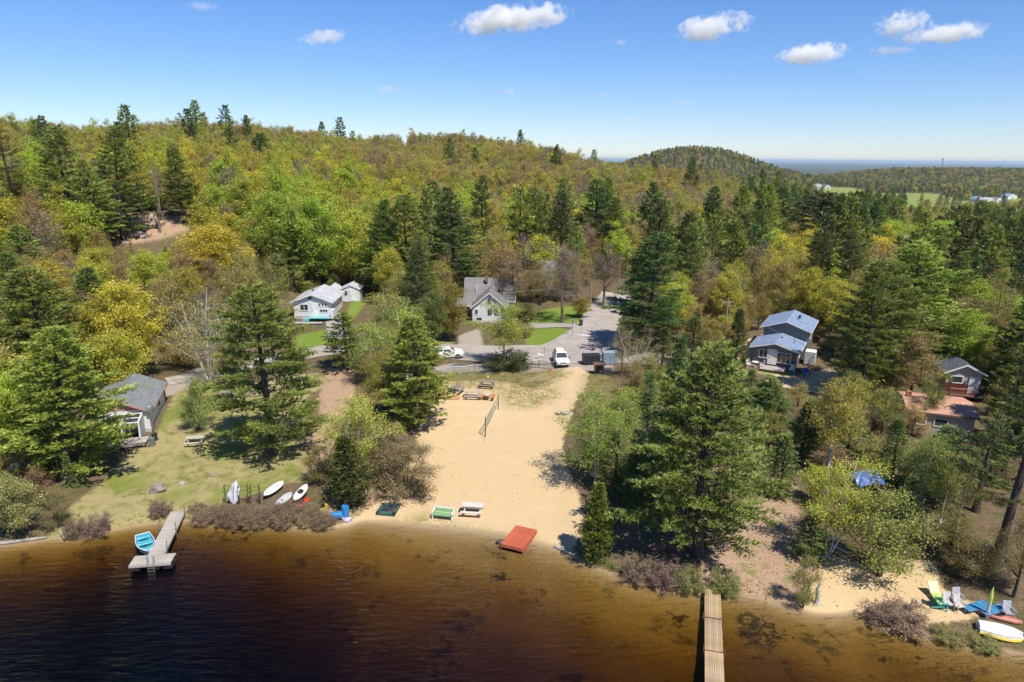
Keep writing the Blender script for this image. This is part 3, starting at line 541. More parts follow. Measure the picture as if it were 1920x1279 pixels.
T('birch_b',738,655,535,105,BIRG,'white-stemmed birch clump on the far side of the shore road')
T('birch_b',700,720,590,90,(.15,.18,.035),'slim birch clump between the road and the sand')
T('birch_c',765,730,570,105,(.155,.20,.035),'fresh green birch beside the pine left of the sand')
T('birch_c',947,690,560,112,(.13,.16,.035),'lone birch standing at the chain-link fence')
T('shrub_b',950,692,655,80,(.07,.085,.022),'dark bush around the foot of the lone birch')
T('birch_a',1118,905,728,140,(.14,.17,.035),'leafy birch clump on the right edge of the sand')
T('birch_white',1188,708,612,90,(.19,.18,.05),'white forked birch right of the parked white vehicle')
T('cedar_a',1118,1050,905,92,(.13,.155,.022),'bright green cedar where the sand meets the right shore')
T('spruce_a',1268,800,625,85,D_,'dark narrow evergreen behind the great pine')
T('spruce_b',1215,830,690,70,D_,'dark spruce between birch and great pine')
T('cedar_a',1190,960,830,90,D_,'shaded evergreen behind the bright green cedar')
T('spruce_a',1378,690,575,66,(.085,.095,.022),'olive pointed cedar left of the blue-roofed house')
T('spruce_b',1296,690,590,70,(.07,.085,.024),'pointed evergreen by the utility pole')
T('spruce_a',1670,912,778,78,D_,'pointed dark spruce left of the pink flat roof')
T('birch_c',1548,890,690,120,(.21,.20,.035),'tall golden birch right of the great pine',lean=.03)
T('birch_a',1552,1045,840,150,(.19,.20,.032),'leaning birch above the right-hand sand patch',lean=.12)
T('spruce_b',1516,1046,950,78,D_,'small dark spruce under the leaning birch')
T('spring_c',1648,1080,905,170,(.215,.22,.045),'light airy bush-like tree on the right-hand sand patch')
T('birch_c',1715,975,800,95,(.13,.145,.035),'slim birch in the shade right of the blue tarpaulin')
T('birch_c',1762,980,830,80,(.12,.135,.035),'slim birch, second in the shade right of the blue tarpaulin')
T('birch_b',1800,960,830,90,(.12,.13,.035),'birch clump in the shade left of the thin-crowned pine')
T('spring_b',1900,1120,930,120,(.21,.17,.05),'ochre budding tree at the lower right edge')
T('spring_c',1815,1085,985,110,(.19,.16,.045),'ochre bush above the lawn chairs')
T('bare_a',1055,604,438,108,PINK,'large leafless pinkish-brown tree on the roadside lawn')
T('bare_b',1132,575,455,90,(.16,.115,.075),'brown leafless tree at the top of the climbing road')
T('spring_a',1028,560,480,70,(.55,.55,.42),'white-blossoming tree beside the leafless roadside tree')
T('maple_c',1090,596,552,48,(.20,.17,.04),'little ochre tree on the roadside lawn')
T('maple_c',985,620,560,62,(.12,.12,.03),'small dark-stemmed tree at the edge of the lawn island')
T('maple_c',845,640,515,90,(.17,.14,.03),'dark golden tree left of the white gabled house')
T('maple_b',812,655,535,75,(.12,.14,.03),'rounded green tree in front of the dark pines by the shore road')
T('spring_a',960,585,475,95,(.19,.135,.075),'brown budding tree behind the white gabled house')
T('spring_a',1490,590,460,118,(.22,.22,.03),'yellow-green budding tree behind the blue-roofed house')
T('bare_a',1325,590,478,85,GREYB,'grey leafless tree left of the yellow-green budding tree')
T('bare_b',1420,570,450,70,GREYB,'pale leafless tree just left of the yellow-green budding tree')
T('bare_b',1290,560,500,60,(.26,.2,.15),'pale brown leafless tree right of the dark roadside pine')
T('spring_b',1420,620,545,60,(.25,.2,.03),'golden tree left of the blue-roofed house')
T('maple_a',405,545,408,150,YEL,'round yellow tree below the clearing on the hill')
T('maple_b',250,715,505,150,YEL,'bright yellow tree behind the grey-roofed cottage')
T('maple_a',185,720,545,110,(.24,.24,.025),'yellow-green tree between pine and bright yellow tree')
T('spring_b',330,640,500,110,OCH,'ochre budding tree on the slope left of the bungalow')
T('spring_a',455,640,480,110,OLIVE,'olive budding tree left of the white bungalow')
T('spring_b',520,600,470,90,(.2,.19,.04),'budding tree just behind the white bungalow')
T('cedar_a',298,540,488,38,D_,'small dark evergreen alone on the slope below the clearing')
T('maple_b',600,545,350,150,LIME,'lime green tree behind the white bungalow')
T('maple_a',520,520,340,130,LIME,'lime green tree left of the tallest one behind the bungalow')
T('maple_c',665,545,370,110,YG,'fresh green tree right of the lime trees behind the sheds')
T('maple_b',465,470,320,100,YG,'fresh green tree up the slope behind the lime trees')
T('pine_a',232,450,238,110,P_,'tall pine at the left of the hillside clearing')
T('pine_b',142,452,238,120,P_,'tall pine left of the clearing, next to the tallest')
T('pine_a',188,470,300,90,B_,'pine between the two tall ones left of the clearing')
T('pine_sparse',28,405,225,80,(.13,.09,.04),'browning pine at the far left of the hill')
T('pine_c',345,418,268,70,P_,'pine at the right end of the hillside clearing')
T('pine_c',45,560,420,95,B_,'pine at the left edge below the browning pine')
T('pine_m1',490,345,250,75,D_,'dark pine on the ridge above the lime trees')
T('pine_m0',438,330,240,50,D_,'pine on the ridge left of the darkest one')
T('pine_a',850,560,360,130,D_,'largest dark pine of the central group')
T('pine_b',770,560,365,120,P_,'tall green pine left of the largest dark pine at the centre')
T('pine_a',718,560,375,100,P_,'leftmost pine of the central group')
T('pine_c',820,520,340,80,D_,'pine behind the largest dark pine at the centre')
T('pine_b',905,500,330,70,D_,'pine rising right behind the central group')
T('pine_b',1005,500,350,90,P_,'pine left of the pair above the leafless roadside tree')
T('pine_a',1050,500,360,80,D_,'pine between the pair above the leafless roadside tree')
T('pine_b',1112,480,335,100,D_,'broad dark pine above the climbing road')
T('pine_a',1145,500,370,80,P_,'pine leaning on the broad dark pine above the climbing road')
T('pine_b',1232,500,360,85,D_,'pine behind the dense roadside pine')
T('pine_c',1285,510,400,95,D_,'dark pine right of the dense roadside pine')
T('pine_a',1325,480,350,80,D_,'pine in the valley row left of the broad one')
T('pine_b',1420,490,348,95,P_,'broad pine in the valley row above the grey leafless tree')
T('pine_b',1515,510,360,150,(.07,.085,.028),'broadest pine of the valley row')
T('pine_a',1460,480,350,85,D_,'pine left of the broadest one in the valley row')
T('pine_b',1820,500,376,85,D_,'lone pine above the green trees at the right')
T('maple_a',1660,510,400,90,LIME,'lime green tree right of the broadest valley pine')
T('maple_b',1745,510,402,110,LIME,'broad lime green tree in the middle of the right side')
T('maple_a',1860,560,470,120,YG,'yellow-green tree at the right below the lone pine')
T('spring_b',1790,560,445,90,OCH,'ochre budding tree below the lone pine')
T('spring_b',1850,680,520,120,(.21,.16,.05),'ochre tree left of the dark pine at the right edge')
T('spring_a',1652,820,715,90,(.15,.16,.035),'leafy tree left of the pink flat roof')
T('spring_c',1740,800,700,70,(.16,.2,.04),'small green tree below the red-railed house')
T('spring_c',1710,815,750,70,(.26,.2,.06),'budding bush growing against the pink flat roof')
T('maple_c',30,1010,880,110,(.26,.26,.09),'pale yellow-green tree at the lower left shore')
T('spring_c',70,950,865,60,(.2,.13,.06),'rusty young tree at the left shore')
T('spring_c',110,990,915,70,(.16,.145,.05),'olive bush on the left shore')
T('spring_c',1505,1140,1030,60,(.19,.17,.045),'young bush between needle ground and sand patch')
T('spring_c',600,905,830,70,(.2,.19,.05),'thin bush beside the boat racks')
T('bare_b',1165,705,610,50,(.18,.15,.08),'thin bare birch left of the white forked birch')

T('pine_c',35,760,600,120,P_,'pine at the left edge behind the bushy pine')
T('pine_b',30,640,470,110,P_,'pine on the slope at the left edge above the shore pines')
T('pine_a',175,640,500,110,D_,'pine standing left of the bright yellow tree')
T('spruce_a',1240,700,610,60,(.09,.1,.026),'olive cedar just below the dense roadside pine')
T('spruce_b',1265,735,650,60,D_,'dark cedar behind the top of the great pine on its left')
T('spruce_a',1405,760,690,60,D_,'dark evergreen behind the great pine on its right')
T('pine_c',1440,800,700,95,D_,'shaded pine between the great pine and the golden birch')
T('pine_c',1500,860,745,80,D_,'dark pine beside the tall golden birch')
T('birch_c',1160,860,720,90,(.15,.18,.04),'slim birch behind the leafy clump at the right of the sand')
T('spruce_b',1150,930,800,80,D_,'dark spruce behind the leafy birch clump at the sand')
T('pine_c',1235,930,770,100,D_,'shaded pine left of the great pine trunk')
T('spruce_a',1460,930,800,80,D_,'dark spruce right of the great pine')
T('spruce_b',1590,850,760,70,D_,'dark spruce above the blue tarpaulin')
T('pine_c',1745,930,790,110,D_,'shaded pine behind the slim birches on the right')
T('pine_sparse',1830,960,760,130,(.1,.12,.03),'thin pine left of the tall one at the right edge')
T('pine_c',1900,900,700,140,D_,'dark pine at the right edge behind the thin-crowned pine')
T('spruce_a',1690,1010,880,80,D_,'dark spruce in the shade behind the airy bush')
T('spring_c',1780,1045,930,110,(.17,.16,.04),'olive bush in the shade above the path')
T('pine_c',1893,840,640,100,P_,'pine covering the right of the red-railed house')
T('spring_b',1590,800,690,90,(.2,.2,.035),'golden-green tree between birch and huge pine')
T('bare_b',1370,600,500,70,GREYB,'grey leafless tree in the middle of the leafless group')
T('spring_a',1250,560,470,80,(.22,.2,.05),'budding tree behind the dense roadside pine on its right')
T('spring_b',880,500,400,90,OCH,'ochre tree behind the white gabled house to its left')
T('spring_a',925,540,420,100,OLIVE,'olive tree directly behind the white gabled house')
T('maple_c',555,690,650,70,(.16,.18,.04),'low bush at the bend of the shore road')
T('spring_c',440,730,640,90,(.2,.18,.05),'budding bush beside the bare white birch')
T('spring_c',345,690,600,90,OCH,'ochre bush left of the bare white birch')
# shoreline shrubs
SHR = [(1195,1092,70,'shaded brown shrub below the bright cedar'),(1245,1105,75,'brown shrub at the foot of the great pine'),(1290,1112,60,'green-tipped shrub left of the long dock'),(1360,1118,60,'low shrub right of the long dock'),(1690,1178,110,'pinkish bare shrub on the right-hand sand shore'),(1650,1170,70,'low twiggy shrub left of the pinkish one'),(300,972,46,'reddish upright shrub beside the small jetty'),(185,1008,60,'low brown shrub at the left water edge'),(1780,1208,90,'grassy shrub left of the white and yellow boat'),(1850,1222,90,'grassy shrub below the white and yellow boat'),(145,1010,50,'little brown shrub nearest the log at the left shore'),(1820,1075,90,'brown shrub behind the lawn chairs'),(1880,1100,90,'ochre shrub behind the blue loungers')]
for u, v, w, lb in SHR:
    b = G(u, v-6); dd = proj(b)[2]; Rr = w/2/FPX*dd; Rr *= .62 if u > 1700 else 1; tree('shrub_a' if u not in (1290, 1360, 1780, 1850) else 'shrub_b', b, Rr*(.9 if u > 1640 else 1.5), Rr, (.38,.27,.18) if u not in (1290, 1360, 1780, 1850) else (.36,.35,.11), lb, 'shrub', cat='shrub')
# brown thicket along the shore left of the beach: one mass nobody could count
g = np.random.default_rng(5); TH = []
for q in range(58):
    u = 365+g.random()*255; b = G(u, 972+g.uniform(-14, 13)+ (5 if u > 420 else 0)); TH.append((b, g.uniform(.6, 1.1)))
# ------------------------------------------------------------------ woods behind: scattered, nearest ones as trees of their own, the rest as one mass
g = np.random.default_rng(99); pts = []
def scatter(n, y0, y1, sp, fx=.82):
    cells = {}
    for (x, y, r) in placed: cells.setdefault((int(x//sp), int(y//sp)), []).append((x, y))
    out = []
    for q in range(n):
        y = math.sqrt(g.uniform(y0*y0, y1*y1)); x = g.uniform(-1, 1)*(12+fx*y); k = (int(x//sp), int(y//sp)); ok = True
        for a in (-1, 0, 1):
            for b in (-1, 0, 1):
                for (px, py) in cells.get((k[0]+a, k[1]+b), ()):
                    if (px-x)**2+(py-y)**2 < sp*sp: ok = False; break
                if not ok: break
            if not ok: break
        if ok: cells.setdefault(k, []).append((x, y)); out.append((x, y))
    return out
def inzone(P, name):
    X, Y = P[:, 0], P[:, 1]; w = np.zeros(len(X), bool)
    for pl in WZ[name]: w |= polydist(X, Y, pl) > -1.2
    return w
cand = np.array(scatter(22000, 52, 330, 4.1)); 
cand2 = np.array(scatter(22000, 330, 720, 6.2)); cand3 = np.array(scatter(75000, 720, 2400, 7.6, .84))
IND = []; FAR = []
ROADS = [np.array([G(u, v)[:2] for u, v in L]) for L in ([(300,718),(430,694),(560,666),(640,652),(760,650),(860,661),(980,664),(1090,664),(1170,668),(1300,680)], [(1080,662),(1117,615),(1143,572),(1158,548),(1166,535)])]
def near_road(x, y):
    for L in ROADS:
        for a, b in zip(L[:-1], L[1:]):
            d = b-a; q = np.clip(((x-a[0])*d[0]+(y-a[1])*d[1])/(d@d), 0, 1)
            if math.hypot(x-a[0]-q*d[0], y-a[1]-q*d[1]) < 6.5: return True
    return False
bad = inzone(cand, 'lawn') | inzone(cand, 'sand') | inzone(cand, 'grass') | inzone(cand, 'gravel') | inzone(cand, 'patchy') | inzone(cand, 'litter')
LANE = np.interp
zc = hz(cand[:, 0], cand[:, 1]); d_sh = cand[:, 1]-np.interp(cand[:, 0], SHX, SHY)
def kind_at(x, y, z):
    """what grows where: hardwood on the hills, pine in the valley, both between"""
    f = .5+.5*math.sin(x/31.+1.7*math.sin(y/47.))*math.cos(y/38.-x/90.)
    hill = 1 if (z > 6.5 or (y > 175 and x < 60+.1*y)) else 0
    pp = (.006+.08*(f > .92)) if hill else (.26+.3*(f > .55) if x > 20 else .14)
    if y > 900: pp = .62 if (x < 720) else .42
    r = g.random()
    if r < pp: return 'pine'
    if r < pp+.05 and not hill: return 'spruce'
    r = g.random()
    if hill: return 'maple' if r < .30+.35*(x < -15 and y < 230) else ('spring' if r < .84 else 'bare')
    return 'maple' if r < .42 else ('spring' if r < .84 else 'bare')
CNT = {}; SAME = {}
def blocked(u0, hw, vt, vb, dist):
    return any(u0+hw > a and u0-hw < c_ and vb > b and vt < d_ and dist < dk for (a, b, c_, d_, dk) in KEEP)
order = np.argsort(np.hypot(cand[:, 0], cand[:, 1]))
def colour(k, x, y):
    if k == 'pine': return [GREEN_P, GREEN_D, GREEN_B, (.17, .19, .055)][g.integers(4)]
    if k == 'spruce': return GREEN_D
    if k == 'maple': return [YG, LIME, (.48, .44, .045), YEL if g.random() < .5 else YG][g.integers(4)]
    if k == 'spring': return [OCH, OLIVE, (.46, .38, .07), (.42, .30, .11)][g.integers(4)]
    return [BROWN, GREYB, PINK][g.integers(3)]
LM = [(280,425,'the hillside clearing'),(265,770,'the grey-roofed cottage'),(590,575,'the white bungalow'),(655,550,'the white sheds'),(915,575,'the white gabled house'),(1055,520,'the leafless roadside tree'),(1215,540,'the dense roadside pine'),(1470,640,'the blue-roofed house'),(1330,850,'the great shore pine'),(1625,610,'the huge pine'),(1820,440,'the lone right-hand pine'),(1515,430,'the broadest valley pine'),(1800,710,'the red-railed house'),(1618,890,'the blue tarpaulin'),(600,450,'the lime green trees'),(800,460,'the central dark pines'),(125,750,'the bushy left-edge pine'),(392,630,'the bare white birch'),(405,470,'the round yellow tree'),(1112,400,'the broad dark pine'),(1140,570,'the top of the climbing road'),(1357,600,'the bare utility pole'),(1745,455,'the broad lime green tree'),(490,300,'the dark ridge pine'),(28,310,'the browning pine'),(1800,790,'the pink roof'),(850,280,'the middle hill crest')]
def where(u, v):
    L = min(LM, key=lambda q: (q[0]-u)**2+((q[1]-v)*1.4)**2); dx, dy = u-L[0], v-L[1]; d = math.hypot(dx, dy)
    if d < 28: return 'right beside '+L[2]
    far = '' if d < 75 else ('well ' if d < 140 else 'far ')
    return far+(('left of ' if dx < 0 else 'right of ') if abs(dx) > abs(dy)*1.2 else ('above ' if dy < 0 else 'below '))+L[2]
def look(k, H, c):
    lo, hi, _ = SIZE[k]; f = (H-lo)/(hi-lo); sz = 'small' if f < .3 else ('tall' if f > .72 else 'middling')
    if k == 'pine': return sz+(' yellowish' if c == GREEN_B else (' dark' if c == GREEN_D else ' green'))+' pine'
    if k == 'spruce': return sz+' pointed dark spruce'
    if k == 'maple': return sz+(' yellow' if c == YEL else (' lime green' if c == LIME else ' yellow-green'))+' leafy tree'
    if k == 'spring': return sz+(' ochre' if c == OCH else (' olive' if c == OLIVE else ' golden-brown'))+' budding tree'
    return sz+(' brown' if c == BROWN else (' grey' if c == GREYB else ' pinkish'))+' leafless tree'
WHERE = lambda x, y: 'on the left hillside' if x < -38 else ('on the middle hill' if y > 165 and x < 70 else ('in the valley woods on the right' if x > 20 else 'in the woods behind the shore road'))
LBL = {'pine': 'green pine tree', 'spruce': 'pointed spruce tree', 'maple': 'leafy yellow-green tree', 'spring': 'olive-brown budding tree', 'bare': 'leafless grey-brown tree'}
NAME = {'pine': 'pine_tree', 'spruce': 'spruce_tree', 'maple': 'maple_tree', 'spring': 'budding_tree', 'bare': 'leafless_tree'}
SIZE = {'pine': (13, 20, .235), 'spruce': (8, 13, .19), 'maple': (9.5, 13.5, .36), 'spring': (8.5, 12.5, .37), 'bare': (9, 12.5, .33)}
for q in order:
    x, y = cand[q]; z = zc[q]
    if bad[q] or d_sh[q] < 6 or near_road(x, y): continue
    k = kind_at(x, y, z); lo, hi, rr = SIZE[k]; H = g.uniform(lo, hi)*(.85 if y < 110 else 1); H *= .8 if (x > 85 and y > 130) else 1; Rr = H*rr*g.uniform(.85, 1.15)
    if y < 78 and k != 'spruce' and abs(x) < 30: continue
    u0, vb, w = proj((x, y, z)); ut, vt, w2 = proj((x, y, z+H)); hw = Rr*FPX/w*.9
    if u0 < -180 or u0 > 2100: continue
    dist = math.hypot(x, y); hit = blocked(u0, hw, vt, vb, dist)
    if hit: continue
    CNT[k] = CNT.get(k, 0)+(1 if -70 < u0 < 1990 else 0)
    if not -70 < u0 < 1990: FAR.append((x, y, z, k, H)); continue
    if CNT[k] <= 240:
        hi_ = dist < 125; kk = {'pine': ['pine_a', 'pine_b', 'pine_c'], 'spruce': ['spruce_a', 'spruce_b'], 'maple': ['maple_a', 'maple_b', 'maple_c'], 'spring': ['spring_a', 'spring_b', 'spring_a'], 'bare': ['bare_a', 'bare_b']}[k] if hi_ else {'pine': ['pine_m0', 'pine_m1', 'pine_m2'], 'spruce': ['spruce_m0', 'spruce_m1'], 'maple': ['maple_m0', 'maple_m1', 'maple_m2'], 'spring': ['spring_m0', 'spring_m1', 'spring_m2'], 'bare': ['bare_m0', 'bare_m1']}[k]
        cl_ = colour(k, x, y); wh = WHERE(x, y); lb_ = look(k, H, cl_)+' '+where(u0, (vb+vt)/2); OB = tree(kk[g.integers(len(kk))], (x, y, z), H, Rr, cl_, lb_, NAME[k], LBL[k].replace('tree', 'trees')+' '+where(u0, (vb+vt)/2), 'tree', parts=hi_)
        SAME.setdefault(lb_, []).append((dist, u0, OB))
    else: FAR.append((x, y, z, k, H))
ORD = ['nearest', 'second nearest', 'third nearest', 'fourth nearest', 'fifth nearest', 'sixth nearest', 'seventh nearest', 'eighth nearest', 'ninth nearest', 'tenth nearest', 'eleventh nearest', 'twelfth nearest']
for lb_, L in SAME.items():
    if 1 < len(L) <= 12:
        for q, (d_, u_, ob) in enumerate(sorted(L, key=lambda a: a[0])): ob['label'] = ORD[q]+' '+lb_ if len(L) > 2 else ('nearer ' if q == 0 else 'farther ')+lb_
z2 = hz(cand2[:, 0], cand2[:, 1]); z3 = hz(cand3[:, 0], cand3[:, 1])
fz = inzone(cand3, 'field')
for (x, y), z in zip(cand2, z2):
    k = kind_at(x, y, z); lo, hi, rr = SIZE[k]; H = g.uniform(lo, hi); u0, vb, w = proj((x, y, z))
    if not blocked(u0, 4*FPX/w, proj((x, y, z+H))[1], vb, math.hypot(x, y)): FAR.append((x, y, z, k, H))
FAR2 = [(x, y, z, 'pf' if kind_at(x, y, z) == 'pine' else ('lf' if g.random() < .6 else 'lg'), g.uniform(9, 15)) for (x, y), z, b in zip(cand3, z3, fz) if not b and not blocked(proj((x, y, z))[0], 4, proj((x, y, z+12))[1], proj((x, y, z))[1], math.hypot(x, y))]
# prototypes for the far woods live in a collection of their own that is not in the scene
def forest(name, items, protos, label):
    pc = bpy.data.collections.new(name+'_kinds'); idx = {}; n = 0
    for k, L in protos.items():
        idx[k] = []
        for (pk, colr) in L:
            po = bpy.data.objects.new('kind_%03d' % n, PROTO[pk]['whole']); po.color = (0, 0, 0, 1); pc.objects.link(po); idx[k].append((n, PROTO[pk]['H'], colr)); n += 1
    V = []; S = []; RZ = []; ID = []; CO = []
    for (x, y, z, k, H) in items:
        j, ph, cl = idx[k][g.integers(len(idx[k]))]; CO.append((*cl, 1.0)); V.append((x, y, z-.2)); S.append(H/ph); RZ.append(g.uniform(0, 6.28)); ID.append(j)
    me = bpy.data.meshes.new(name); me.vertices.add(len(V)); me.vertices.foreach_set('co', np.array(V, np.float32).ravel())
    for nm, ty, dat in (('sc', 'FLOAT', S), ('rz', 'FLOAT', RZ), ('pick', 'INT', ID)):
        a = me.attributes.new(nm, ty, 'POINT'); a.data.foreach_set('value', np.array(dat, np.float32 if ty == 'FLOAT' else np.int32))
    a = me.attributes.new('tcol', 'FLOAT_COLOR', 'POINT'); a.data.foreach_set('color', np.array(CO, np.float32).ravel())
    o = link(name, me); o.color = (0, 0, 0, 1); tag(o, label, None, None, 'stuff')
    ng = bpy.data.node_groups.new(name, 'GeometryNodeTree'); ng.interface.new_socket('Geometry', in_out='INPUT', socket_type='NodeSocketGeometry'); ng.interface.new_socket('Geometry', in_out='OUTPUT', socket_type='NodeSocketGeometry')
    nd = ng.nodes; gi = nd.new('NodeGroupInput'); go = nd.new('NodeGroupOutput'); ip = nd.new('GeometryNodeInstanceOnPoints'); ci = nd.new('GeometryNodeCollectionInfo')
    ci.inputs['Collection'].default_value = pc; ci.inputs['Separate Children'].default_value = True; ci.inputs['Reset Children'].default_value = True
    def na(nm, ty):
        a = nd.new('GeometryNodeInputNamedAttribute'); a.data_type = ty; a.inputs['Name'].default_value = nm; return a.outputs[0]
    cx = nd.new('ShaderNodeCombineXYZ'); ng.links.new(na('rz', 'FLOAT'), cx.inputs[2])
    ng.links.new(gi.outputs[0], ip.inputs['Points']); ng.links.new(ci.outputs[0], ip.inputs['Instance']); ip.inputs['Pick Instance'].default_value = True
    ng.links.new(na('pick', 'INT'), ip.inputs['Instance Index']); ng.links.new(cx.outputs[0], ip.inputs['Rotation']); ng.links.new(na('sc', 'FLOAT'), ip.inputs['Scale']); ng.links.new(ip.outputs[0], go.inputs[0])
    md = o.modifiers.new('woods', 'NODES'); md.node_group = ng; return o
forest('wooded_hill', FAR, {'pine': [('pine_m0', GREEN_P), ('pine_m1', GREEN_D), ('pine_m2', GREEN_P)], 'spruce': [('spruce_m0', GREEN_D)], 'maple': [('maple_m0', (.45, .43, .06)), ('maple_m1', (.41, .43, .06)), ('maple_m2', (.49, .41, .07)), ('maple_m0', (.46, .37, .075))], 'spring': [('spring_m0', OCH), ('spring_m1', OLIVE), ('spring_m2', (.46, .37, .08)), ('spring_m0', (.42, .30, .11))], 'bare': [('bare_m0', BROWN), ('bare_m1', GREYB), ('bare_m0', (.33, .25, .14))]}, 'spring woods covering the hills behind the nearer trees')
UN = []; cu = np.array(scatter(30000, 50, 240, 2.3)); zu = hz(cu[:, 0], cu[:, 1]); bu = np.zeros(len(cu), bool)
for zn in ('lawn', 'sand', 'grass', 'gravel', 'patchy', 'litter'): bu |= inzone(cu, zn)
su = cu[:, 1]-np.interp(cu[:, 0], SHX, SHY)
for (x, y), z, b, sh in zip(cu, zu, bu, su):
    if b or sh < 3 or near_road(x, y): continue
    H = (g.uniform(1.2, 4.0) if x < 14 else g.uniform(1.5, 5.5)) if y < 80 else g.uniform(1.8, 7); u0, vb, w = proj((x, y, z)); vt = proj((x, y, z+H))[1]
    if u0 < -120 or u0 > 2040 or blocked(u0, .35*H*FPX/w, vt, vb, math.hypot(x, y)): continue
    UN.append((x, y, z, 'low' if H < 2.6 else 'mid', H))
forest('undergrowth', UN, {'low': [('shrub_b', (.36, .35, .08)), ('shrub_a', (.38, .27, .14)), ('shrub_b', (.3, .32, .07)), ('shrub_a', (.42, .32, .14))], 'mid': [('spring_c', OLIVE), ('spring_c', OCH), ('spring_c', (.44, .43, .08)), ('maple_m0', YG), ('spring_m0', (.42, .31, .13)), ('spruce_m0', GREEN_D)]}, 'low bushes and saplings filling the ground under the woods')
forest('far_woods', FAR2, {'pf': [('pine_f', GREEN_D), ('pine_f', GREEN_P)], 'lf': [('leaf_f', OLIVE), ('leaf_f', (.42, .34, .09))], 'lg': [('leaf_g', YG), ('leaf_g', BROWN)]}, 'distant mixed woods on the hills and valley at the right')
forest('thicket', [(b[0], b[1], b[2], 't' if q % 4 else 'u', .62*2.2*k) for q, (b, k) in enumerate(TH)], {'t': [('shrub_a', (.40, .295, .165)), ('shrub_a', (.36, .25, .15))], 'u': [('shrub_a', (.46, .36, .17))]}, 'brown leafless thicket along the water between jetty and barrels')
print('TREES', CNT, len(FAR), len(FAR2), len(placed))
# ================================================================== built things
V3 = Vector
WHITE = pm('white_paint', (.74, .74, .72), .55, .08, 1.5); SIDING_W = None
def siding(name, c, pitch=.18):
    if name in MATS: return MATS[name]
    m, t, o = nmat(name); tc = N(t, 'ShaderNodeTexCoord'); s = N(t, 'ShaderNodeSeparateXYZ'); t.links.new(tc.outputs['Object'], s.inputs[0]); fr = math_(t, 'FRACT', math_(t, 'DIVIDE', s.outputs[2], pitch))
    b = N(t, 'ShaderNodeBsdfPrincipled'); b.inputs['Roughness'].default_value = .6; n = noise(t, 1.2, 5, .6, tc.outputs['Object']); cc = mix(t, ramp(t, n, [(.3, 0.0), (.7, 1.0)]), tuple(x*.86 for x in c), c)
    t.links.new(cc, b.inputs['Base Color']); t.links.new(bump(t, fr, .8, .03), b.inputs['Normal']); t.links.new(b.outputs[0], o.inputs[0]); MATS[name] = m; return m
def shingle(name, c, axis=1, wear=None):
    if name in MATS: return MATS[name]
    m, t, o = nmat(name); tc = N(t, 'ShaderNodeTexCoord'); mp = N(t, 'ShaderNodeMapping'); t.links.new(tc.outputs['Object'], mp.inputs[0])
    br = N(t, 'ShaderNodeTexBrick'); br.inputs['Scale'].default_value = 1.0; br.inputs['Brick Width'].default_value = .9; br.inputs['Row Height'].default_value = .28; br.inputs['Mortar Size'].default_value = .02
    if axis == 1: mp.inputs['Rotation'].default_value = (0, 0, R_(90))
    t.links.new(mp.outputs[0], br.inputs['Vector']); br.inputs['Color1'].default_value = rgba(tuple(x*.85 for x in c)); br.inputs['Color2'].default_value = rgba(tuple(min(1, x*1.15) for x in c)); br.inputs['Mortar'].default_value = rgba(tuple(x*.55 for x in c))
    n = noise(t, .8, 6, .65, tc.outputs['Object']); cc = mix(t, ramp(t, n, [(.4, 0.0), (.7, .6)]), br.outputs[0], wear or tuple(x*.7 for x in c))
    b = N(t, 'ShaderNodeBsdfPrincipled'); b.inputs['Roughness'].default_value = .85; t.links.new(cc, b.inputs['Base Color']); t.links.new(bump(t, br.outputs['Fac'], -.5, .02), b.inputs['Normal']); t.links.new(b.outputs[0], o.inputs[0]); MATS[name] = m; return m
def glassmat():
    m, t, o = nmat('window_glass'); b = N(t, 'ShaderNodeBsdfPrincipled'); b.inputs['Base Color'].default_value = (.03, .035, .04, 1); b.inputs['Roughness'].default_value = .06; b.inputs['Specular IOR Level'].default_value = .8
    tc = N(t, 'ShaderNodeTexCoord'); t.links.new(mix(t, noise(t, 1.5, 3, .5, tc.outputs['Object']), (.015, .018, .022), (.07, .075, .08)), b.inputs['Base Color']); t.links.new(b.outputs[0], o.inputs[0]); return m
GLASS = glassmat(); S_WHITE = siding('white_siding', (.76, .765, .77)); S_GREY = siding('grey_siding', (.20, .185, .18)); S_DARK = siding('dark_siding', (.09, .09, .11)); S_RED = siding('red_siding', (.16, .045, .035)); S_BEIGE = siding('beige_siding', (.5, .47, .43))
GWOOD = pm('grey_wood', (.46, .41, .36), .85, .2, 2, stretch=(6, 1, 6)); GWOOD2 = pm('grey_wood_dark', (.27, .24, .22), .85, .25, 2, stretch=(1, 6, 6)); TWOOD = pm('tan_wood', (.50, .36, .20), .85, .3, 1.2, stretch=(.5, 7, 7), wear=(.60, .54, .44)); RWOOD = pm('red_painted_wood', (.50, .115, .055), .6, .14, 2, stretch=(1, 5, 5), wear=(.50, .17, .10)); DWOOD = pm('dark_wood', (.10, .06, .045), .8, .3, 2)
METAL = pm('grey_metal', (.36, .37, .38), .4, .15, 3, metal=.7); DMETAL = pm('dark_metal', (.06, .06, .065), .5, .2, 3, metal=.4); BLACK = pm('black_plastic', (.03, .032, .036), .5, .2, 4); RUBBER = pm('tyre', (.018, .018, .02), .85, .2, 6); CARW = pm('car_white', (.78, .79, .80), .25, .03, 1, spec=.6, bmp=0); ROCK = pm('rock', (.30, .26, .23), .9, .3, 2, bmp=.6); RUST = pm('rusty_pipe', (.20, .10, .06), .8, .3, 5); CONC = pm('concrete', (.44, .43, .41), .9, .12, 1)
def col_plastic(n, c, r=.4): return pm(n, c, r, .08, 2, bmp=.03)
def yaw(p, q): return math.atan2(q[1]-p[1], q[0]-p[0])
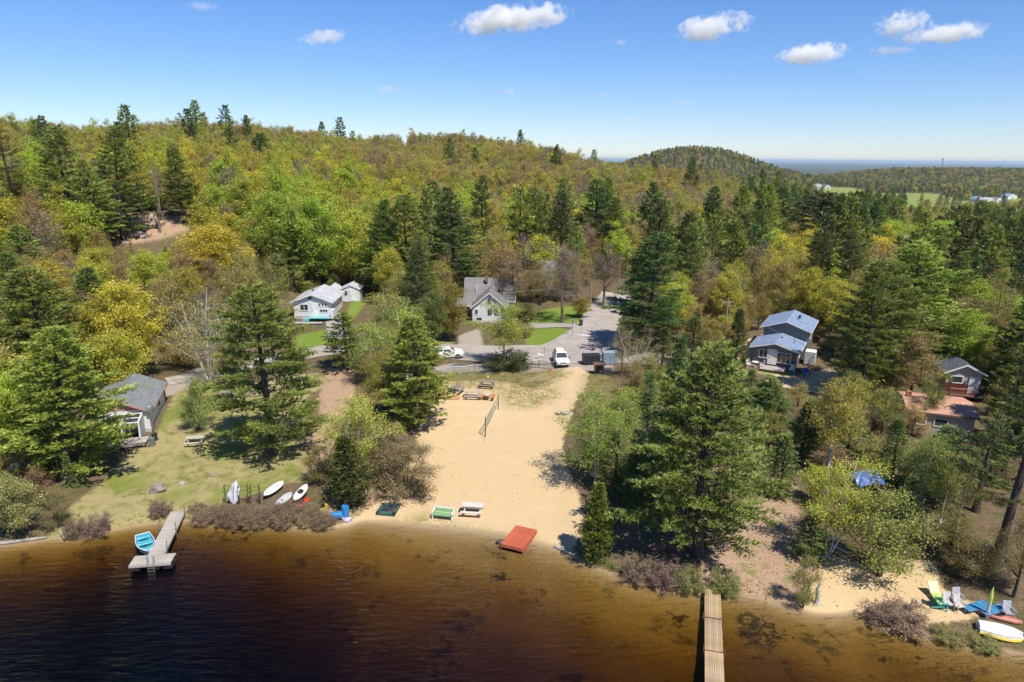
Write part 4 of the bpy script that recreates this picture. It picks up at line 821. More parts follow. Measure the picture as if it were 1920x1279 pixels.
def window(par, M, w, h, frame=WHITE, mull=0):
    """window with frame and pane set on a wall plane; M places x=along wall, y=out, z=up"""
    m = MB(); f = .09
    for c, d in (((-w/2, 0, 0), (f, .07, h+f)), ((w/2, 0, 0), (f, .07, h+f)), ((0, 0, h/2), (w-f, .07, f)), ((0, 0, -h/2), (w-f, .07, f))): m.box(c, d)
    for k in range(mull): m.box((-w/2+w*(k+1)/(mull+1), 0, 0), (.05, .06, h-f))
    o = m.build('window', frame, par); o.matrix_local = M; p = MB().box((0, -.012, 0), (w-f, .02, h-f)).build('pane', GLASS, o); return o
def facing(x, y, z, rot): return Matrix.Translation((x, y, z)) @ Matrix.Rotation(rot, 4, 'Z')
FRONT, RIGHT, BACK, LEFT = math.pi, -math.pi/2, 0., math.pi/2
def gable(par, x0, x1, y0, y1, z0, h, rise, ov, wall, roof, trim=WHITE, th=.14, axis='y', nm='wall'):
    """walls with gable ends, two roof slopes and fascia boards; axis = way of the ridge"""
    if axis == 'y':
        xm = (x0+x1)/2; m = MB(); prof = [(x0, z0-.6), (x1, z0-.6), (x1, z0+h), (xm, z0+h+rise), (x0, z0+h)]
        m.loft([[(x, y0, z) for x, z in prof], [(x, y1, z) for x, z in prof]]); m.build(nm, wall, par)
        k = rise/((x1-x0)/2); r = None
        for s, xe in ((-1, x0-ov), (1, x1+ov)):
            ze = z0+h-ov*k+.03; zr = z0+h+rise+.03; m = MB().poly([(xm, y0-ov, zr), (xe, y0-ov, ze), (xe, y1+ov, ze), (xm, y1+ov, zr)], (0, 0, th)); r = m.build('roof', roof, par)
            f = MB()
            for yy in (y0-ov-.03, y1+ov+.03): f.poly([(xm, yy, zr-.08), (xe, yy, ze-.08), (xe, yy, ze+th-.02), (xm, yy, zr+th-.02)], (0, .03 if yy < y0 else -.03, 0))
            f.poly([(xe+s*.03, y0-ov, ze-.06), (xe+s*.03, y1+ov, ze-.06), (xe+s*.03, y1+ov, ze+th-.02), (xe+s*.03, y0-ov, ze+th-.02)], (-s*.03, 0, 0)); f.build('fascia', trim, r)
    else:
        ym = (y0+y1)/2; m = MB(); prof = [(y0, z0-.6), (y1, z0-.6), (y1, z0+h), (ym, z0+h+rise), (y0, z0+h)]
        m.loft([[(x0, y, z) for y, z in prof], [(x1, y, z) for y, z in prof]]); m.build(nm, wall, par); k = rise/((y1-y0)/2)
        for s, ye in ((-1, y0-ov), (1, y1+ov)):
            ze = z0+h-ov*k+.03; zr = z0+h+rise+.03; m = MB().poly([(x0-ov, ym, zr), (x0-ov, ye, ze), (x1+ov, ye, ze), (x1+ov, ym, zr)], (0, 0, th)); r = m.build('roof', roof, par)
            f = MB()
            for xx in (x0-ov-.03, x1+ov+.03): f.poly([(xx, ym, zr-.08), (xx, ye, ze-.08), (xx, ye, ze+th-.02), (xx, ym, zr+th-.02)], (.03 if xx < x0 else -.03, 0, 0))
            f.poly([(x0-ov, ye+s*.03, ze-.06), (x1+ov, ye+s*.03, ze-.06), (x1+ov, ye+s*.03, ze+th-.02), (x0-ov, ye+s*.03, ze+th-.02)], (0, -s*.03, 0)); f.build('fascia', trim, r)
def door(par, x, y, z, w, h, mat, rot=FRONT):
    d = MB().box((0, 0, 0), (w, .08, h)).build('door', mat, par); d.matrix_local = facing(x, y, z+h/2, rot)
    MB().box((w*.38, .06, -.05), (.05, .07, .12)).build('handle', DMETAL, d); fr = MB()
    for q in (-1, 1): fr.box((q*(w/2+.06), 0, .03), (.1, .1, h+.1))
    fr.box((0, 0, h/2+.06), (w+.22, .1, .1)); fr.build('door_frame', WHITE, d); return d
# ---- grey-roofed cottage on the left
a, b = G(284, 809), G(312, 752); rz = yaw(a, b)-math.pi/2; W, D = 5.6, 8.6
h = empty('cottage', (a[0], a[1], a[2]), rz, 'white lakeside cottage with weathered grey shingle roof and pink gable', 'house')
R1 = shingle('roof_grey_old', (.17, .185, .19), 1, (.23, .225, .20)); PINKM = siding('pink_gable', (.42, .2, .2), .2)
gable(h, -W, 0, 0, D, .35, 1.95, 1.25, .38, S_WHITE, R1, pm('pink_trim', (.52, .27, .27), .6))
MB().poly([(-W+.3, -.03, 2.42), (-.3, -.03, 2.42), (-W/2, -.03, 3.42)], (0, .02, 0)).build('gable_panel', PINKM, h)
MB().box((-W/2, D/2, -.05), (W+.12, D+.12, .9)).build('foundation', CONC, h)
window(h, facing(.04, 5.0, 1.55, RIGHT), .7, .9, DMETAL); window(h, facing(-1.3, -.04, 1.4, FRONT), .9, .9); door(h, -2.8, -.05, .35, .85, 1.9, WHITE)
MB().box((.06, 8.45, 1.1), (.12, .12, 2.2)).build('downpipe', pm('red_brown_pipe', (.25, .06, .04)), h)
dsh = MB(); dsh.loft([[(.42*q*math.cos(k*.5236), -.12*(1-q*q), .42*q*math.sin(k*.5236)) for k in range(12)] for q in (.05, .4, .75, 1.0)], cap=False); ds = empty('satellite_dish', h.matrix_world @ V3((.25, -.3, 2.9)) if False else (a[0]+.25*math.cos(rz)+.35*math.sin(rz), a[1]+.25*math.sin(rz)-.35*math.cos(rz), a[2]+2.45), rz+.5, 'round white satellite dish at the near corner of the cottage roof', 'dish')
dsh.build('reflector', METAL, ds); MB().tube([(0, 0, -2.5), (0, .04, -.3), (0, .02, 0)], .03, 6).build('mast', METAL, ds); MB().tube([(0, -.1, -.35), (0, -.5, 0)], .015, 5).box((0, -.5, 0), (.08, .12, .08)).build('feed_arm', DMETAL, ds)
# sun porch in front: posts, glazed roof bars, side wall
MB().box((-.55, -1.1, 1.0), (.08, 2.1, 2.0)).build('porch_wall', S_WHITE, h); pr = MB()
for x in (-3.6, -2.1, -.6): pr.box((x, -2.15, .95), (.1, .1, 1.9)).box((x, -1.1, 2.02), (.1, 2.2, .1), rx=.14)
for y, z in ((-2.15, 1.88), (-1.2, 2.02), (-.3, 2.15)): pr.box((-2.1, y, z), (3.2, .09, .09))
pr.build('porch_frame', WHITE, h)
for x in (-2.85, -1.35):
    for y, z in ((-1.68, 1.94), (-.75, 2.08)): MB().box((x, y, z), (1.3, .8, .02), rx=.14).build('roof_pane', GLASS, h)
dk = empty('deck', (a[0]-1.0*math.cos(rz)+2.9*math.sin(rz), a[1]-1.0*math.sin(rz)-2.9*math.cos(rz), a[2]), rz, 'small weathered wooden deck in front of the cottage porch', 'deck')
pk = MB().box((0, 0, .34), (3.6, .135, .04)).mesh('plank', GWOOD)
for k in range(10): o = link('plank', pk, dk, (-.6, -.7+k*.15, 0))
MB().box((-.6, -.7, .15), (3.5, .1, .3)).box((-.6, .6, .15), (3.5, .1, .3)).build('joist', GWOOD2, dk)
def bin_(loc, rz, s, label, mat=BLACK):
    o = empty('wheelie_bin', loc, rz, label, 'bin'); MB().box((0, 0, .48*s), (.48*s, .52*s, .92*s), taper=1.12).build('body', mat, o, bevel=.02); MB().box((0, 0, .98*s), (.6*s, .66*s, .08*s)).build('lid', mat, o, bevel=.02)
    for q in (-.25, .25): MB().tube([(q*s-.03, .3*s, .1*s), (q*s+.03, .3*s, .1*s)], .1*s, 8).build('wheel', RUBBER, o)
    return o
GREYP = col_plastic('grey_plastic', (.16, .17, .2)); bin_(G(286, 836), .2, .8, 'dark grey box-shaped grill on the lawn in front of the cottage', GREYP); bin_(G(291, 826), .1, .75, 'black lidded bin behind the dark grill box')
# ---- chairs, tables
def picnic(loc, rz, top, label, L=1.8, seat=None):
    o = empty('picnic_table', loc, rz, label, 'picnic table'); m = MB()
    for k in range(5): m.box((0, -.3+k*.15, .74), (L, .135, .045))
    m.build('tabletop', top, o)
    for s in (-1, 1):
        m = MB().box((0, s*.66, .44), (L, .13, .045)).box((0, s*.81, .44), (L, .13, .045)); m.build('bench', seat or top, o); m = MB(); x = s*(L/2-.25)
        m.box((x, 0, .68), (.06, .7, .08)).box((x, 0, .40), (.06, 1.6, .08))
        for q in (-1, 1): m.tube([(x+.05, q*.62, 0), (x+.05, q*.2, .7)], .045, 4)
        m.build('leg_frame', seat or top, o)
    return o
def fixdir(u0, v0, u1, v1): p, q = G(u0, v0), G(u1, v1); return yaw(p, q)
picnic(G(886, 962), fixdir(870,958,904,960), pm('bleached_wood', (.60, .55, .50), .8, .12, 2, stretch=(6, 1, 6)), 'bleached grey picnic table on the sand near the water', 1.75)
picnic(G(367, 833), fixdir(352,832,382,831), pm('bleached_wood2', (.50, .46, .38), .8, .15, 2, stretch=(6, 1, 6)), 'pale picnic table on the lawn beside the cottage', 1.7)
picnic(G(913, 726), fixdir(900,727,926,729), GWOOD2, 'dark grey picnic table farthest from the water', 1.9)
picnic(G(886, 746), fixdir(873,747,898,748), GWOOD, 'grey picnic table, middle one of the four by the upper sand', 1.9)
picnic(G(855, 736), 1.2, GWOOD2, 'grey picnic table turned end-on, leftmost of the four', 1.7)
OR = col_plastic('faded_orange', (.50, .19, .09)); picnic(G(914, 749), 1.45, pm('sandy_top', (.62, .5, .36), .8, .15, 2), 'picnic table with faded orange legs and benches', 1.3, OR)
def green_bench(loc, rz):
    o = empty('bench', loc, rz, 'green and white wooden bench facing the water', 'bench'); gr = pm('green_paint', (.16, .42, .17), .6, .15, 2, stretch=(5, 1, 1)); L = 1.55
    for k in range(3): MB().box((0, -.25+k*.15, .42), (L, .13, .04)).build('seat_slat', gr, o)
    for k in range(3): MB().box((0, .28+k*.045, .52+k*.13), (L, .035, .11), rx=-.25).build('back_slat', gr if k < 2 else WHITE, o)
    for s in (-1, 1): MB().box((s*(L/2+.03), -.25, .3), (.09, .09, .6)).box((s*(L/2+.03), .36, .42), (.09, .09, .88), rx=-.16).box((s*(L/2+.03), .02, .6), (.1, .72, .06)).build('side_frame', WHITE, o)
green_bench(G(831, 972), fixdir(813,970,849,974))
def sandbox(loc, rz):
    o = empty('platform_frame', loc, rz, 'low square green wooden frame lying on the sand', 'frame'); gp = pm('dark_green_paint', (.05, .12, .10), .6, .25, 2); a = 1.55
    for k in range(4): q = MB().box((0, a/2-.1, .13), (a, .2, .24)).build('side_board', gp, o); q.rotation_euler = (0, 0, k*math.pi/2)
    MB().box((0, 0, .1), (a-.4, a-.4, .05)).build('cover', pm('dark_tarp', (.06, .075, .10), .5, .4, 2, wear=(.32, .25, .16)), o)
sandbox(G(728, 958), fixdir(708,963,740,966))
# ---- red raft
c4 = [plane(u, v, .42) for u, v in ((941,1020),(982,1030),(1005,993),(966,984))]; cen = sum(c4)/4; rz = yaw(c4[0], c4[1]); LX = np.linalg.norm(c4[1]-c4[0]); LY = np.linalg.norm(c4[2]-c4[1])
o = empty('swim_raft', (cen[0], cen[1], 0), rz, 'red painted wooden raft half on the sand, half in the water', 'raft'); n = int(LY/.145); pk = MB().box((0, 0, .40), (LX, .138, .045)).mesh('plank', RWOOD)
for k in range(n): link('plank', pk, o, (0, -LY/2+(k+.5)*LY/n, 0))
for s in (-1, 1):
    MB().box((s*(LX/2-.02), 0, .19), (.05, LY-.02, .36)).build('side_board', RWOOD, o); MB().box((0, s*(LY/2-.02), .27), (LX-.1, .045, .19)).build('end_board', RWOOD, o)
    MB().tube([(s*LX*.3, -LY/2+.1, .1), (s*LX*.3, LY/2-.1, .1)], .16, 10).build('float', BLACK, o)
# ---- jetty with T head
p0, p1 = plane(334, 958, .55), plane(293, 1041, .45); rz = yaw(p0, p1); Ld = np.linalg.norm(p1-p0)
o = empty('jetty', (p0[0], p0[1], 0), rz, 'weathered grey wooden jetty with a T-shaped end on floats', 'jetty'); pk = MB().box((0, 0, .5), (.135, 1.12, .045)).mesh('plank', GWOOD); n = int(Ld/.145)
for k in range(n): link('plank', pk, o, ((k+.5)*Ld/n, 0, 0))
for s in (-1, 1): MB().box((Ld/2, s*.54, .42), (Ld, .05, .13)).build('side_beam', GWOOD, o)
q0, q1 = plane(247, 1053, .45), plane(325, 1047, .45); tl = np.linalg.norm(q1-q0); tm = (q0+q1)/2; trz = yaw(q0, q1); hd = empty('jetty_head', (0, 0, 0)); bpy.data.objects.remove(hd)
iM = (Matrix.Translation((p0[0], p0[1], 0)) @ Matrix.Rotation(rz, 4, 'Z')).inverted()
tc_ = iM @ V3((tm[0], tm[1], 0)); rr_ = trz-rz; pk2 = MB().box((0, 0, .47), (.135, 1.25, .045)).mesh('plank', GWOOD); n = int(tl/.145)
def onhead(ob, x, y=0, z=0): ob.matrix_local = Matrix.Translation(tc_) @ Matrix.Rotation(rr_, 4, 'Z') @ Matrix.Translation((x, y, z)); return ob
for k in range(n): onhead(link('plank', pk2, o), -tl/2+(k+.5)*tl/n)
for y in (-.6, .6): onhead(MB().box((0, y, .38), (tl, .06, .14)).build('head_beam', GWOOD, o), 0)
for x in (-1.0, .25, 1.1): onhead(MB().box((x, -.1, .14), (.62, .9, .32)).build('float', BLACK, o, bevel=.04), 0)
ld = MB()
for s in (-.2, .2): ld.tube([(s, -.45, .5), (s, -.5, 1.05), (s, -.68, 1.1), (s, -.72, .4), (s, -.72, -.8)], .022, 6)
for z in (-.5, -.25, 0, .25): ld.box((0, -.72, z), (.4, .06, .03))
onhead(ld.build('ladder', METAL, o), .1)
for (x, y, z) in ((.55, .62, 1.0), (3.2, .62, 1.05), (Ld-.5, .62, 1.0), (2.9, -.62, 1.05)): MB().tube([(x, y, -1.2), (x, y, z+.25)], .03, 6).build('post', METAL, o)
MB().tube([(2.0, -.7, .3), (2.0, -.75, .8), (2.6, -.75, .85), (2.7, -.7, .3)], .025, 6).build('rail', METAL, o)
# ---- blue rowing boat
def hull(L, Wd, Hh, sheer=.12, n=9, tr=.78):
    R = []
    for i in range(n):
        s = i/(n-1); w = Wd/2*(tr+(1-tr)*math.sin(min(1, s*2.2)*math.pi/2))*(1-max(0, (s-.42)/.58)**2.4*.97); zt = Hh+sheer*s*s*1.6; zb = .02+max(0, s-.72)**2*2.6*Hh
        R.append((s*L, w, zt, zb))
    return R
def rowboat(loc, rz, L, Wd, Hh, outer, inner, label, seats=True, flip=False, name='rowing_boat'):
    o = empty(name, loc, rz, label, 'boat'); R = hull(L, Wd, Hh); m = MB(); ring = []
    for x, w, zt, zb in R: ring.append([(x, -w, zt), (x, -w*.93, zb+(zt-zb)*.45), (x, -w*.6, zb+.03), (x, 0, zb), (x, w*.6, zb+.03), (x, w*.93, zb+(zt-zb)*.45), (x, w, zt)])
    k = 0
    for r in ring: m.v += r
    for i in range(len(ring)-1):
        for j in range(6): a_ = i*7+j; m.f.append((a_, a_+1, a_+8, a_+7))
    m.f.append(tuple(range(7))); hl = m.build('hull', outer, o, smooth=False)
    m = MB(); ring2 = [[(x+.02*(1-2*(x > 1)), y*.93, z+.035 if q not in (0, 6) else z-.005) for q, (x, y, z) in enumerate(r)] for r in ring]
    for r in ring2: m.v += r
    for i in range(len(ring2)-1):
        for j in range(6): a_ = i*7+j; m.f.append((a_, a_+7, a_+8, a_+1))
    m.f.append(tuple(range(6, -1, -1))); m.build('inner_hull', inner, o)
    for s in (-1, 1): MB().tube([(x, s*w, zt+(0 if seats else -.05)) for x, w, zt, zb in R], .028 if seats else .1, 6).build('gunwale', WHITE if seats else inner, o)
    MB().tube([(R[0][0], -R[0][1], R[0][2]), (R[0][0], R[0][1], R[0][2])], .03, 6).build('transom_rail', WHITE if seats else outer, o)
    if seats:
        for s in (.12, .42, .7):
            x = s*L; w = np.interp(x, [r[0] for r in R], [r[1] for r in R]); MB().box((x, 0, Hh*.66), (.26, 2*w*.92, .04)).build('seat', inner, o)
    if flip: o.rotation_euler = (math.pi, 0, rz); o.location.z += Hh+.05
    return o
BLUEP = col_plastic('boat_blue', (.05, .42, .62)); BLUEL = pm('boat_blue_inside', (.10, .50, .68), .5, .15, 3, wear=(.45, .5, .5))
bb0, bb1 = plane(267, 1003, .25), plane(280, 1040, .25); rowboat((bb0[0], bb0[1], -.10), yaw(bb0, bb1), np.linalg.norm(bb1-bb0), 1.2, .45, col_plastic('boat_hull_dark', (.10, .16, .2)), BLUEL, 'small light blue rowing boat moored beside the jetty')
# ---- long dock on the right
p0, p1 = plane(1336, 1105, .4), plane(1340, 1279, .4); dv = (p1-p0); L0 = np.linalg.norm(dv); rz = yaw(p0, p1); L = L0*1.5
o = empty('dock', (p0[0], p0[1], 0), rz, 'long narrow wooden dock of lengthwise boards running out of the picture', 'dock'); Sx = [0, plane(1338, 1160, .4), plane(1339, 1222, .4)]; cuts = [0]+[np.linalg.norm(q-p0) for q in Sx[1:]]+[L0*1.12, L]
for i in range(4):
    x0, x1 = cuts[i]+.01, cuts[i+1]-.01; pk = MB().box(((x0+x1)/2, 0, .36), (x1-x0, .118, .05)).mesh('plank', TWOOD)
    for k in range(8): link('plank', pk, o, (0, -.455+k*.13, .0+.006*((k*7+i*3) % 3)))
    MB().box(((x0+x1)/2, 0, .25), (x1-x0-.1, .9, .14)).build('frame', DWOOD, o)
    if i: MB().tube([(x0-.02, -.62, .42), (x0-.02, .62, .42)], .03, 6).build('crossbar', RUST, o); [MB().tube([(x0-.02, s*.6, -2.4), (x0-.02, s*.6, .75)], .03, 6).build('pipe_post', RUST, o) for s in (-1, 1)]
# ---- boards and boats by the thicket
def board(u0, v0, u1, v1, z, w, mat, label, name='paddle_board', th=.12, cat='board', tilt=0, cock=False):
    a, b = G(u0, v0), G(u1, v1); L = math.hypot(*(b-a)[:2]); m = MB(); rg = []
    for i in range(11):
        s = i/10; hw = w/2*max(.03, (1-abs(2*s-1)**2.6))**.55; rg.append([(s*L, -hw, 0), (s*L, -hw*.7, -th*.5), (s*L, hw*.7, -th*.5), (s*L, hw, 0), (s*L, hw*.75, th*.5), (s*L, 0, th*.62), (s*L, -hw*.75, th*.5)])
    o = empty(name, (a[0], a[1], a[2]+z), yaw(a, b), label, cat); o.rotation_euler = (tilt, 0, yaw(a, b)); m.loft(rg).build('deck', mat, o, smooth=True)
    if cock:
        for s in (.45,): MB().tube([(s*L+.38*math.cos(k*.5236), .2*math.sin(k*.5236), th*.66) for k in range(13)], .03, 5).build('coaming', BLACK, o); MB().box((s*L, 0, th*.6), (.6, .3, .03)).build('seat', BLACK, o)
    else: MB().box((L*.12, 0, -.02), (.2, .03, th*2.6)).build('fin', BLACK, o); MB().box((L*.5, 0, th*.66), (L*.4, w*.5, .015)).build('grip_pad', pm('pad_grey', (.55, .56, .57), .8), o)
    return o
PW = col_plastic('board_white', (.80, .80, .79)); KR = col_plastic('kayak_red', (.60, .035, .02)); KY = col_plastic('kayak_yellow', (.72, .50, .04))
board(496,940,532,912,.55,.75,PW,'long white paddle board leaning over low boards by the thicket',tilt=.35); board(519,958,547,930,.45,.8,pm('dirty_white', (.62, .62, .60), .6, .3, 2, wear=(.3, .3, .28)),'dirty white board half hidden in the thicket',tilt=.25); board(553,952,576,922,.7,.75,PW,'white canoe-shaped hull above the red kayak','kayak',.28,'kayak',.3,True); board(549,956,580,938,.2,.62,KR,'red kayak lying nearest the evergreen','kayak',.26,'kayak',.2,True); board(593,964,615,944,.15,.6,KY,'yellow kayak under the dense evergreen','kayak',.22,'kayak',0,True)
# covered sailboat hull on end of rack, and racks
a = G(440, 948); o = empty('covered_boat', a, .15, 'small upended boat under a white cover beside the boat racks', 'boat'); m = MB(); prof = [(-.55, .9), (-.35, .35), (.02, .05), (.28, .35), (.5, 1.35), (.22, 2.1), (-.12, 1.75)]
m.loft([[(x*.6, .32+z*.1, z*.95) for x, z in prof], [(x, .18+z*.10, z) for x, z in prof], [(x*.96, -.02+z*.1, z) for x, z in prof], [(x*.5, -.14+z*.1, z*.9+.06) for x, z in prof]]).build('cover', pm('white_canvas', (.66, .68, .72), .8, .15, 2, bmp=.5), o); MB().tube([(-.1, -.1, .2), (.12, .0, 1.95)], .02, 5).build('strap', BLACK, o)
def rack(u, v, label):
    a = G(u, v); o = empty('boat_rack', a, .2, label, 'rack')
    for x in (-.35, .35): MB().tube([(x, 0, 0), (x, 0, 1.75)], .03, 6).build('post', DMETAL, o)
    for k, z in enumerate((.45, .85, 1.25, 1.6)): MB().tube([(-.35, -.45, z+.04), (-.35, .45, z)], .022, 5).tube([(.35, -.45, z+.04), (.35, .45, z)], .022, 5).tube([(-.35, 0, z), (.35, 0, z)], .02, 5).build('arm', DMETAL, o)
rack(432, 945, 'dark metal boat rack left of the upended covered boat'); rack(458, 945, 'dark metal boat rack right of the upended covered boat'); rack(480, 946, 'empty dark metal boat rack left of the white paddle board')
# barrels
def barrel(loc, rz, lying, label, mat):
    o = empty('barrel', loc, rz, label, 'barrel'); m = MB(); pr = [(.25, 0), (.29, .06), (.30, .28), (.285, .3), (.30, .32), (.30, .58), (.285, .6), (.30, .62), (.29, .84), (.25, .9)]; m.loft([[(r*math.cos(k*.4488), r*math.sin(k*.4488), z) for k in range(14)] for r, z in pr]); m.build('body', mat, o, smooth=False); MB().tube([(.1, 0, .9), (.1, 0, .93)], .04, 8).build('bung', WHITE, o)
    if lying: o.rotation_euler = (0, math.pi/2, rz); o.location.z += .29
BL = col_plastic('barrel_blue', (.02, .22, .50)); barrel(G(621, 973), .1, True, 'blue plastic barrel lying on its side by the water', BL); barrel(G(648, 967), 0, False, 'blue plastic barrel standing under the evergreen', BL)
a = G(650, 976)
def lump(name, loc, s, mat, label, cat, seed=0, sub=2, amp=.25):
    bm = bmesh.new(); bmesh.ops.create_icosphere(bm, subdivisions=sub, radius=1); r = random.Random(seed); kx = [r.uniform(0, 6) for _ in range(6)]
    for v in bm.verts: f = 1+amp*(math.sin(3*v.co.x+kx[0])*math.sin(2.6*v.co.y+kx[1])+.5*math.sin(6*v.co.z+kx[2]+4*v.co.x)+.35*r.uniform(-1, 1)); v.co = V3((v.co.x*s[0]*f, v.co.y*s[1]*f, v.co.z*s[2]*f))
    me = bpy.data.meshes.new(name); bm.to_mesh(me); bm.free(); me.materials.append(mat); o = link(name, me, None, (loc[0], loc[1], loc[2]+s[2]*.45)); return tag(o, label, cat)
lump('plastic_bag', a, (.38, .26, .2), pm('bag_lilac', (.50, .44, .68), .5, .3, 3, wear=(.75, .75, .75)), 'crumpled white and lilac bag between the barrels', 'bag', 3)
lump('rock', G(297, 921), (.68, .5, .5), ROCK, 'large brown boulder on the grass above the jetty', 'rock', 5); lump('rock', G(341, 908), (.34, .25, .2), pm('rock_pale', (.45, .4, .35), .9, .3), 'small pale rock on the lawn', 'rock', 6); lump('rock', G(400, 893), (.28, .2, .16), ROCK, 'small dark rock at the edge of the pine shadow', 'rock', 7); lump('rock', G(958, 1032) if False else plane(938, 1018, .0), (.3, .2, .16), pm('rock_wet', (.09, .08, .075), .5, .3), 'dark wet rock at the corner of the red raft', 'rock', 8)
# logs and driftwood
def log(u0, v0, u1, v1, r, mat, label, up=0.):
    a, b = G(u0, v0), G(u1, v1); a, b = V3(a), V3(b); b.z += up; m = MB(); o = empty('log', a, 0, label, 'log'); d = b-a; g2 = random.Random(u0); m.tube([d*s+V3((0, 0, r*.8+g2.uniform(-.02, .02))) for s in (0, .25, .5, .75, 1)], [r*1.15, r, r*.95, r*.85, r*.6], 7); m.build('stem', mat, o); MB().tube([d*.55+V3((0, 0, r)), d*.55+V3((.1, .25, .35))], [r*.4, r*.15], 5).build('branch_stub', mat, o)
DRIFT = pm('driftwood', (.42, .38, .33), .9, .25, 3, stretch=(1, 1, 1)); log(1040,1026,1078,1044,.12,DRIFT,'grey driftwood log on the shore right of the red raft'); log(112,998,122,1018,.07,DRIFT,'thin pale stick slanting into the water at the left shore',.3); log(1556,1022,1590,1040,.1,pm('birch_log', (.66, .64, .6), .8, .2, 3, wear=(.2, .18, .16)),'pale birch log under the airy bush'); log(0,1022,88,1010,.14,DRIFT,'long pale log edging the water at the far left'); log(420,745,462,724,.12,DRIFT,'bleached log of the brush heap behind the lawn',.5); log(415,735,468,738,.1,DRIFT,'lower bleached log of the brush heap behind the lawn',.3)
a = G(1531, 1132); o = empty('stump', a, 0, 'tall bleached tree stump standing at the right shore', 'stump'); MB().tube([(0, 0, 0), (.03, 0, .5), (-.02, .03, 1.0), (.04, 0, 1.5)], [.2, .14, .13, .07], 8).build('stem', pm('stump_white', (.60, .57, .52), .9, .25, 3, wear=(.25, .22, .19)), o); MB().tube([(0, 0, .05), (.35, -.15, -.02)], [.1, .03], 6).tube([(0, 0, .05), (-.3, -.2, -.02)], [.1, .03], 6).build('root', DRIFT, o)
lump('brush_heap', G(440, 742), (1.6, .9, .5), pm('twig_heap', (.33, .29, .25), .95, .45, 6, bmp=1.), 'heap of grey brushwood behind the lawn', 'brush heap', 12, 3, .35); lump('clothes_heap', G(1057, 776), (.55, .35, .16), pm('cloth_grey', (.45, .40, .36), .9, .4, 4), 'heap of greyish cloth on the right side of the sand', 'cloth', 13, 3, .6)
lump('beach_toy', G(1018, 757), (.2, .15, .12), col_plastic('toy_pink', (.7, .3, .28)), 'small pink beach toy on the upper sand', 'toy', 14, 1, .1); lump('beach_toy', G(1021, 739), (.16, .2, .06), col_plastic('toy_pale', (.75, .55, .5)), 'pale pink scrap on the upper sand near the grass', 'toy', 15, 1, .15); lump('ball', G(915, 708), (.14, .14, .14), col_plastic('ball_yellow', (.7, .62, .1)), 'yellow ball in the dry grass by the fence', 'ball', 16, 2, 0)
# ---- volleyball net
n0, n1 = G(910, 819), G(934, 767); o = empty('volleyball_net', n0, yaw(n0, n1), 'sagging volleyball net strung between two dark posts on the sand', 'net'); L = math.hypot(*(n1-n0)[:2])
for x in (0, L): MB().tube([(x, 0, 0), (x, 0, 2.15)], .045, 6).build('post', DMETAL, o)
def net(L, z0, z1, sag, step, r):
    m = MB(); K = int(L/step); zz = lambda x: -sag*4*(x/L)*(1-x/L)
    for k in range(K+1): x = L*k/K; m.box((x, 0, (z0+z1)/2+zz(x)), (r, r, z1-z0))
    for z in np.linspace(z0, z1, 7): m.tube([(L*k/8, 0, z+zz(L*k/8)) for k in range(9)], r*.6, 3, cap=False)
    return m
net(L, 1.15, 2.0, .22, .2, .009).build('netting', pm('net_cord', (.3, .3, .31), .8), o)
for z in (1.15, 2.02): MB().tube([(L*k/8, 0, z-.22*4*(k/8)*(1-k/8)) for k in range(9)], .03, 5).build('tape', pm('net_tape', (.30, .29, .28), .8), o)
MB().tube([(0, 0, 2.1), (-1.1, -.15, 0)], .012, 4).build('guy_rope', BLACK, o); MB().tube([(L, 0, 2.1), (L+1.1, .1, 0)], .012, 4).build('guy_rope', BLACK, o)
# ---- chain-link fence
FP = [(806,712),(850,703),(890,700),(930,696),(975,692),(1010,690),(1040,694)]; W_ = [G(u, v) for u, v in FP]; o = empty('chain_fence', W_[0], 0, 'low chain-link fence with bowed top rail between sand and road', 'fence'); b0 = V3(W_[0])
for i, w in enumerate(W_): q = V3(w)-b0; MB().tube([q, q+V3((0, 0, 1.15))], .035, 6).build('post', METAL if i < 5 else DMETAL, o)
for i in range(6):
    q, r = V3(W_[i])-b0, V3(W_[i+1])-b0; d = r-q; n = int(d.length/.13); m = MB()
    for k in range(-8, n):
        for s in (1, -1):
            f0, f1 = k/n, (k+8)/n; z0_, z1_ = (0.05, 1.08) if s > 0 else (1.08, .05)
            if f0 < 0: z0_ += (z1_-z0_)*(-f0)/(f1-f0); f0 = 0
            if f1 > 1: z1_ = z0_+(z1_-z0_)*(1-f0)/(f1-f0); f1 = 1
            m.tube([q+d*f0+V3((0, 0, z0_)), q+d*f1+V3((0, 0, z1_))], .008, 3, cap=False)
    m.build('wire_mesh', METAL if i < 5 else pm('green_wire', (.06, .12, .08), .6), o); MB().tube([q+V3((0, 0, 1.12)), q+d*.5+V3((0, 0, 1.02)), r+V3((0, 0, 1.12))], .032, 6).build('top_rail', pm('galvanised', (.55, .56, .57), .4, .1, 2, metal=.3), o)
for u, v, hh_, lb in ((862,722,1.6,'orange marker pole left of the picnic tables'),(942,724,1.7,'orange marker pole behind the picnic tables'),(924,752,1.5,'orange marker pole beside the orange-legged table'),(838,748,1.2,'leaning orange marker pole nearest the pines')):
    o = empty('marker_pole', G(u, v), 0, lb, 'pole'); MB().tube([(0, 0, 0), (.05 if u == 838 else 0, 0, hh_)], .035, 6).build('pole', OR, o); MB().tube([(0, 0, hh_*.86), (0, 0, hh_*.94)], .04, 6).build('collar', WHITE, o)
a, b = G(836, 750), G(862, 749); o = empty('barrier_netting', a, yaw(a, b), 'torn orange barrier netting lying at the left of the tables', 'netting'); Ln = math.hypot(*(b-a)[:2]); m = net(Ln, .0, .55, .1, .12, .03); m.build('mesh', OR, o); MB().tube([(0, 0, 0), (0, 0, .7)], .03, 5).build('stake', OR, o)
